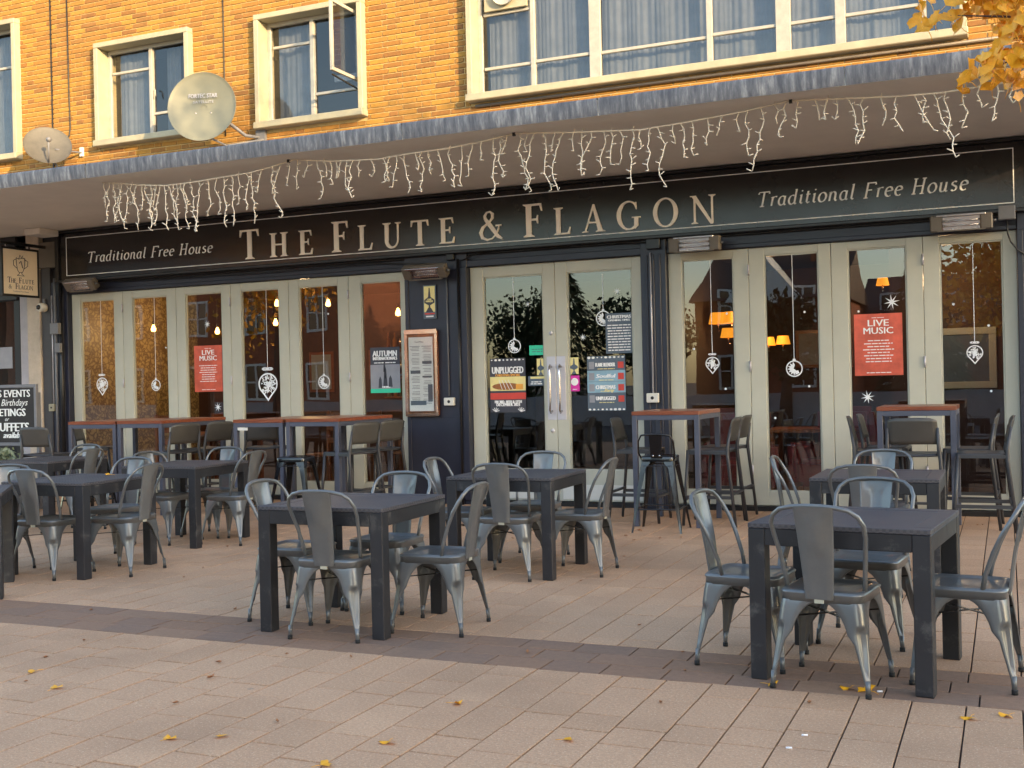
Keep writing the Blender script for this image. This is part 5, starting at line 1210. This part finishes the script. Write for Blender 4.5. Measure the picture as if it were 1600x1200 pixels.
for (x, y, z, w_, h_, lb) in ((-9.6, 4.96, 1.5, .7, .5, 'small framed print on the back wall of the left room'), (-10.9, 4.96, 1.3, .5, .7, 'upright framed print on the back wall of the left room'), (-8.3, 4.96, 1.5, .6, .45, 'framed print nearest the partition in the left room'), (-2.4, 4.96, 1.5, .8, .55, 'framed print on the back wall right of the entrance')):
    f_ = thing('framed_picture', lb, 'picture', (x, y, z)); MB().box(-w_/2, w_/2, -.02, 0, 0, h_).build('frame', MT['barwood'], f_, .005); MB().box(-w_/2+.05, w_/2-.05, -.024, -.0205, .05, h_-.05).build('picture_sheet', MT['print_grey'], f_)
sh = thing('bottle_shelf', 'bottle shelf on the back wall of the left room', 'shelf', (-9.0, 4.85, 1.2))
for z in (0, .4, .8): MB().box(-.55, .55, -.1, .12, z-.02, z).build('shelf_board', MT['darkwood'], sh)
random.seed(31)
for z in (0, .4, .8):
    for k in range(9):
        b = MB().lathe([(0, 0), (.035, 0), (.035, .15), (.012, .20), (.012, .27), (0, .27)], 10); o = b.build('bottle', MT[random.choice(('greenleaf', 'tinted_metal', 'print_grey', 'leafB', 'darkwood'))]); o.location = (-9.5+.12*k, 4.84, 1.2+z); tag(o, 'bottle on the shelf deep inside the left room', 'bottle', 'bottles on the pub shelf')

# ------------------------------------------------------------------ fallen leaves
def fan_leaf(s_, curl):
    b = MB(); n = 8; rim = []
    for i in range(n+1):
        a = R(25+130*i/n); k = s_*(1-.12*(i % 2)-(.28 if i == n//2 else 0)); rim.append((k*math.cos(a), k*math.sin(a), curl*math.sin(i*1.3)*s_+.1*s_))
    vs = [(0, 0, .002)]+rim+[(x*.55, y*.55, z*.3+.003) for x, y, z in rim]
    fs = [(0, n+2+i, n+3+i) for i in range(n)]+[(n+2+i, 1+i, 2+i, n+3+i) for i in range(n)]
    b.add(vs, fs, True); b.tube([(0, 0, .002), (.05*s_, -.35*s_, .004), (.0, -.8*s_, .003)], s_*.025, 4); return b
LF = [fan_leaf(.046, c).mesh('ginkgo_leaf', MT['leafY']) for c in (.06, .14, .22)]
YL = [((-4.45, -7.57), 'yellow leaf at the far left of the near paving'), ((-4.10, -7.80), 'yellow leaf with a long stalk near the left edge'), ((-3.07, -8.23), 'left one of two yellow leaves at the bottom left centre'), ((-2.90, -8.11), 'right one of two yellow leaves at the bottom left centre'),
      ((-2.22, -7.95), 'yellow leaf at the bottom middle of the paving'), ((-2.22, -7.40), 'yellow leaf just below the dark paving band in the middle'), ((-1.59, -7.71), 'yellow leaf lying flat at the bottom right of centre'), ((-1.01, -6.66), 'yellow leaf left of the nearest chair'),
      ((-.66, -6.61), 'yellow leaf between the feet of the nearest chair'), ((-.57, -6.64), 'largest yellow leaf, beside the foot of the nearest chair'), ((-.16, -6.90), 'left one of two yellow leaves at the lower right edge'), ((-.02, -6.82), 'right one of two yellow leaves at the lower right edge'), ((-2.32, -8.28), 'yellow leaf cut by the bottom edge')]
random.seed(3)
for i, ((x, y), lb) in enumerate(YL):
    o = link('fallen_leaf', LF[i % 3]); o.location = (x, y, .004); o.rotation_euler = (random.uniform(-.15, .15), random.uniform(-.15, .15), random.uniform(0, 6.28)); k = 1.25 if i == 9 else random.uniform(.8, 1.05); o.scale = (k, k, k); tag(o, lb, 'leaf', 'fallen yellow ginkgo leaves')
o = link('fallen_leaf', LF[1]); o.location = (-6.60, -4.74, .719); o.rotation_euler = (.1, 0, 2.0); tag(o, 'yellow leaf lying on the far left table top', 'leaf', 'fallen yellow ginkgo leaves')
bl = MB(); bl.add([(-.03, 0, .004), (-.01, .011, .009), (.014, .009, .006), (.03, 0, .012), (.012, -.010, .005), (-.012, -.011, .010), (0, 0, .001)], [(0, 6, 1), (1, 6, 2), (2, 6, 3), (3, 6, 4), (4, 6, 5), (5, 6, 0)], True); blm = bl.mesh('brown_leaf', MT['leafB'])
for (x, y) in [(-4.34, -7.74), (-4.63, -7.34), (-5.35, -6.27), (-3.67, -7.13), (-3.45, -6.87), (-3.52, -7.39), (-3.39, -7.8), (-3.09, -6.82), (-2.79, -7.88), (-4.46, -5.97), (-1.38, -7.1), (-1.53, -6.2), (-2.27, -6.45), (-1.42, -6.55), (-1.92, -5.66), (-.79, -6.9), (-5.74, -4.69), (-5.59, -5.09), (-4.73, -6.96), (-3.09, -1.81), (-2.97, -2.42), (-2.79, -2.25), (-3.74, -1.78), (-3.57, -1.45), (-4.36, -4.66)]+[(random.uniform(-6.5, 0), random.uniform(-4.5, -.3)) for _ in range(34)]:
    o = link('fallen_leaf', blm); o.location = (x, y, .003); k = random.uniform(.5, 1.0); o.scale = (k, k, k*1.4); o.rotation_euler = (0, 0, random.uniform(0, 6.28)); tag(o, 'small curled brown leaf lying on the tan paving', 'leaf', 'small brown leaves on the paving')
for (x, y, lb) in ((-.545, -6.63, 'white cigarette end beside the largest yellow leaf'), (-.75, -7.35, 'white cigarette end on the paving at the bottom right'), (-.78, -7.52, 'second white cigarette end at the bottom right edge')):
    o = MB().tube([(0, 0, .004), (.022, .006, .004)], .004, 6).build('cigarette_end', MT['paper']); o.location = (x, y, 0); tag(o, lb, 'litter')

# ------------------------------------------------------------------ ginkgo tree at the right, branches reaching into view
random.seed(9)
gk = thing('ginkgo_tree', 'golden ginkgo whose branches hang into the top right corner', 'tree', (3.4, -8.6, 0))
def local(p): return (p[0]-3.4, p[1]+8.6, p[2])
MB().tube([local(p) for p in ((3.4, -8.6, 0), (3.38, -8.6, 1.4), (3.3, -8.5, 2.8), (3.4, -8.7, 5), (3.3, -8.9, 8.2))], [.16, .13, .11, .08, .02], 10).build('trunk', MT['bark'], gk)
br = [[(3.3, -8.5, 2.8), (2.2, -7.8, 3.3), (1.0, -7.1, 3.15), (.35, -6.85, 2.86), (.05, -6.8, 2.80), (-.18, -6.8, 2.84)],
      [(3.3, -8.5, 2.6), (2.0, -7.6, 3.0), (.9, -7.0, 2.85), (.30, -6.8, 2.66), (.08, -6.8, 2.64), (-.04, -6.8, 2.60)],
      [(1.0, -7.1, 3.15), (.5, -6.7, 2.98), (.1, -6.6, 2.92), (-.1, -6.6, 2.90)]]
for b_ in br: MB().tube([local(p) for p in b_], [.05, .03, .016, .008, .005, .002][:len(b_)] if len(b_) > 4 else [.016, .009, .005, .002], 7).build('branch', MT['bark'], gk)
for k in range(10):
    a = R(36*k+10); z = random.uniform(3.5, 7); L_ = random.uniform(1.5, 2.6)
    MB().tube([local((3.38, -8.65, z)), local((3.38+L_*.5*math.cos(a), -8.65+L_*.5*math.sin(a), z+.5)), local((3.38+L_*math.cos(a), -8.65+L_*math.sin(a), z+.7))], [.04, .02, .006], 6).build('branch', MT['bark'], gk)
BLM = [fan_leaf(.052, c).mesh('leaf', MT['leafY']) for c in (.05, .15, .25)]
pts = []
def clump(x0, x1, z0, z1, n, cond=None):
    c = 0
    while c < n:
        x, z = random.uniform(x0, x1), random.uniform(z0, z1)
        if cond and not cond(x, z): continue
        pts.append((x, -6.8+random.uniform(-.18, .18), z)); c += 1
clump(-.10, .17, 2.68, 3.0, 165, lambda x, z: z > 2.76-.2*(x) and (x > -.03 or z > 2.84))
clump(-.30, -.08, 2.80, 2.94, 20); clump(-.06, .17, 2.54, 2.80, 62, lambda x, z: x > .03 or z < 2.66); clump(-.15, -.04, 2.54, 2.60, 7); clump(.03, .17, 2.49, 2.6, 12)
for p in pts:
    o = link('leaf', random.choice(BLM), gk, local(p)); o.rotation_euler = (random.uniform(1.0, 2.1), random.uniform(-.9, .9), random.uniform(-1.2, 1.2)+math.pi*random.choice((0, 1))); k = random.uniform(.75, 1.15); o.scale = (k, k, k)
cr = leafcloud(5200, 0, 0, 5.9, 2.7, 2.7, 2.6, .10); o = cr.build('crown', MT['leafY'], gk); o['kind'] = 'stuff'

# ------------------------------------------------------------------ across the square, behind the camera (seen in the glass, shades the square)
def house(x, y, w, d, h, roof, label, rows=2, cols=3, bay=False):
    t = thing('brick_house', label, 'house', (x, y, 0), 180)
    MB().box(-w/2, w/2, 0, d, 0, h).build('wall', MT['hbrick'], t)
    MB().add([(-w/2-.2, -.3, h), (w/2+.2, -.3, h), (w/2+.2, d+.3, h), (-w/2-.2, d+.3, h), (-w/2-.2, d/2, h+roof), (w/2+.2, d/2, h+roof)], [(0, 1, 5, 4), (2, 3, 4, 5), (1, 2, 5), (3, 0, 4), (0, 3, 2, 1)]).build('roof', MT['slate'], t)
    MB().box(-w*.35, -w*.35+.7, d*.4, d*.4+.7, h, h+roof+1.0).build('chimney', MT['hbrick'], t)
    for r_ in range(rows):
        for c in range(cols):
            cx = -w/2+w*(c+.5)/cols; z0 = .9+r_*2.75
            f = MB(); a, hh = .55, 1.5
            for (q0, q1, s0_, s1_) in ((-a, a, 0, .1), (-a, a, hh-.1, hh), (-a, -a+.1, .1, hh-.1), (a-.1, a, .1, hh-.1), (-.04, .04, .1, hh-.1), (-a+.1, a-.1, hh*.5-.03, hh*.5+.03)): f.box(cx+q0, cx+q1, -.06, .02, z0+s0_, z0+s1_)
            w_ = f.build('window', MT['hwhite'], t); MB().box(cx-a+.1, cx+a-.1, -.02, -.01, z0+.1, z0+hh-.1).build('pane', MT['gloss_black'], w_)
    if bay: # gable
        MB().add([(-1.6, -.8, h-.1), (1.6, -.8, h-.1), (0, -.8, h+1.9), (-1.6, 1.5, h-.1), (1.6, 1.5, h-.1), (0, 1.5, h+1.9)], [(0, 1, 2), (0, 2, 5, 3), (1, 4, 5, 2)]).build('gable', MT['hwhite'], t)
    return t
house(-28.5, -27, 9, 8, 5.9, 2.8, 'red brick house with gable across the square, seen in the left panes', bay=True)
house(-38, -27, 9, 8, 5.9, 2.8, 'red brick house left of the gabled one across the square')
house(-47.5, -27, 9, 8, 5.9, 2.8, 'farthest left red brick house across the square')
house(-9.2, -36, 6, 8, 4.6, 2.3, 'small gabled house across the square reflected right of the entrance', 2, 2, True)
house(-2.2, -44, 8, 8, 4.3, 2.0, 'low brick house reflected at the red poster pane')
def flats(x, y, w, d, h, label):
    t = thing('apartment_block', label, 'building', (x, y, 0), 180); MB().box(-w/2, w/2, 0, d, 0, h).build('wall', MT['hbrick'], t); MB().box(-w/2-.2, w/2+.2, -.2, d+.2, h, h+.3).build('parapet', MT['concrete'], t)
    for r_ in range(int(h/3)):
        for c in range(int(w/3)):
            cx = -w/2+w*(c+.5)/int(w/3); z0 = .9+r_*3.0; w_ = MB().box(cx-.7, cx+.7, -.06, .02, z0, z0+1.5).build('window', MT['hwhite'], t); MB().box(cx-.6, cx+.6, -.08, -.065, z0+.1, z0+1.4).build('pane', MT['gloss_black'], w_)
flats(37, -26, 44, 10, 13.35, 'brick apartment block behind the camera to the right')
def tree(x, y, h, r_, m, label, cone=False, n=2600):
    t = thing('garden_tree', label, 'tree', (x, y, 0)); MB().tube([(0, 0, 0), (.05, 0, h*.4), (0, .05, h*.85)], [.2, .14, .04], 8).build('trunk', MT['bark'], t)
    if cone:
        b = MB()
        for i in range(n):
            q = random.random()**.7; a = random.uniform(0, 6.28); rr2 = r_*q*random.uniform(.5, 1.05); z = h*(1-q*.88); c = Vector((rr2*math.cos(a), rr2*math.sin(a), z)); k = .28; e = Matrix.Rotation(a, 3, 'Z') @ Matrix.Rotation(random.uniform(.1, .9), 3, 'Y') @ Matrix.Rotation(random.uniform(-.7, .7), 3, 'X')
            b.add([c+e @ Vector(v) for v in ((0, 0, 0), (k*.6, k*.25, 0), (k*1.4, 0, -.05), (k*.6, -k*.25, 0))], [(0, 1, 2, 3)])
    else:
        b = MB()
        for _ in range(7):
            bb = leafcloud(n//7, random.uniform(-.5, .5)*r_, random.uniform(-.5, .5)*r_, h*random.uniform(.5, .8), r_*.6, r_*.6, h*.22, .22); b.add(bb.v, bb.f)
    o = b.build('crown', MT[m], t); return t
tree(-17.2, -33, 6.6, 2.6, 'evergreen', 'dark pointed evergreen reflected in the left entrance door', True)
tree(-19.2, -34, 5.8, 2.8, 'evergreen', 'dark bushy evergreen left of the pointed one', False)
tree(-14.6, -35, 5.6, 2.8, 'evergreen', 'dark evergreen reflected in the right entrance door', False)
tree(-12.4, -31, 4.2, 2.0, 'evergreen', 'low dark bush reflected at the edge of the entrance', False)
tree(-6.0, -22, 4.0, 1.6, 'evergreen', 'small evergreen reflected beside the round bauble', False)
tree(-2.6, -30, 6.6, 1.5, 'evergreen', 'narrow evergreen reflected above the red poster', True)
tree(.3, -19.5, 6.2, 2.0, 'leafY', 'golden tree reflected in the rightmost pane', False, 3600)
tree(-22.5, -20, 7.5, 2.6, 'leafY', 'golden tree reflected in the fourth folding door', False, 1800)
st('low_wall', MB().box(-40, 10, -22.3, -22.0, -.04, .9), MT['concrete2'])
finish_texts()
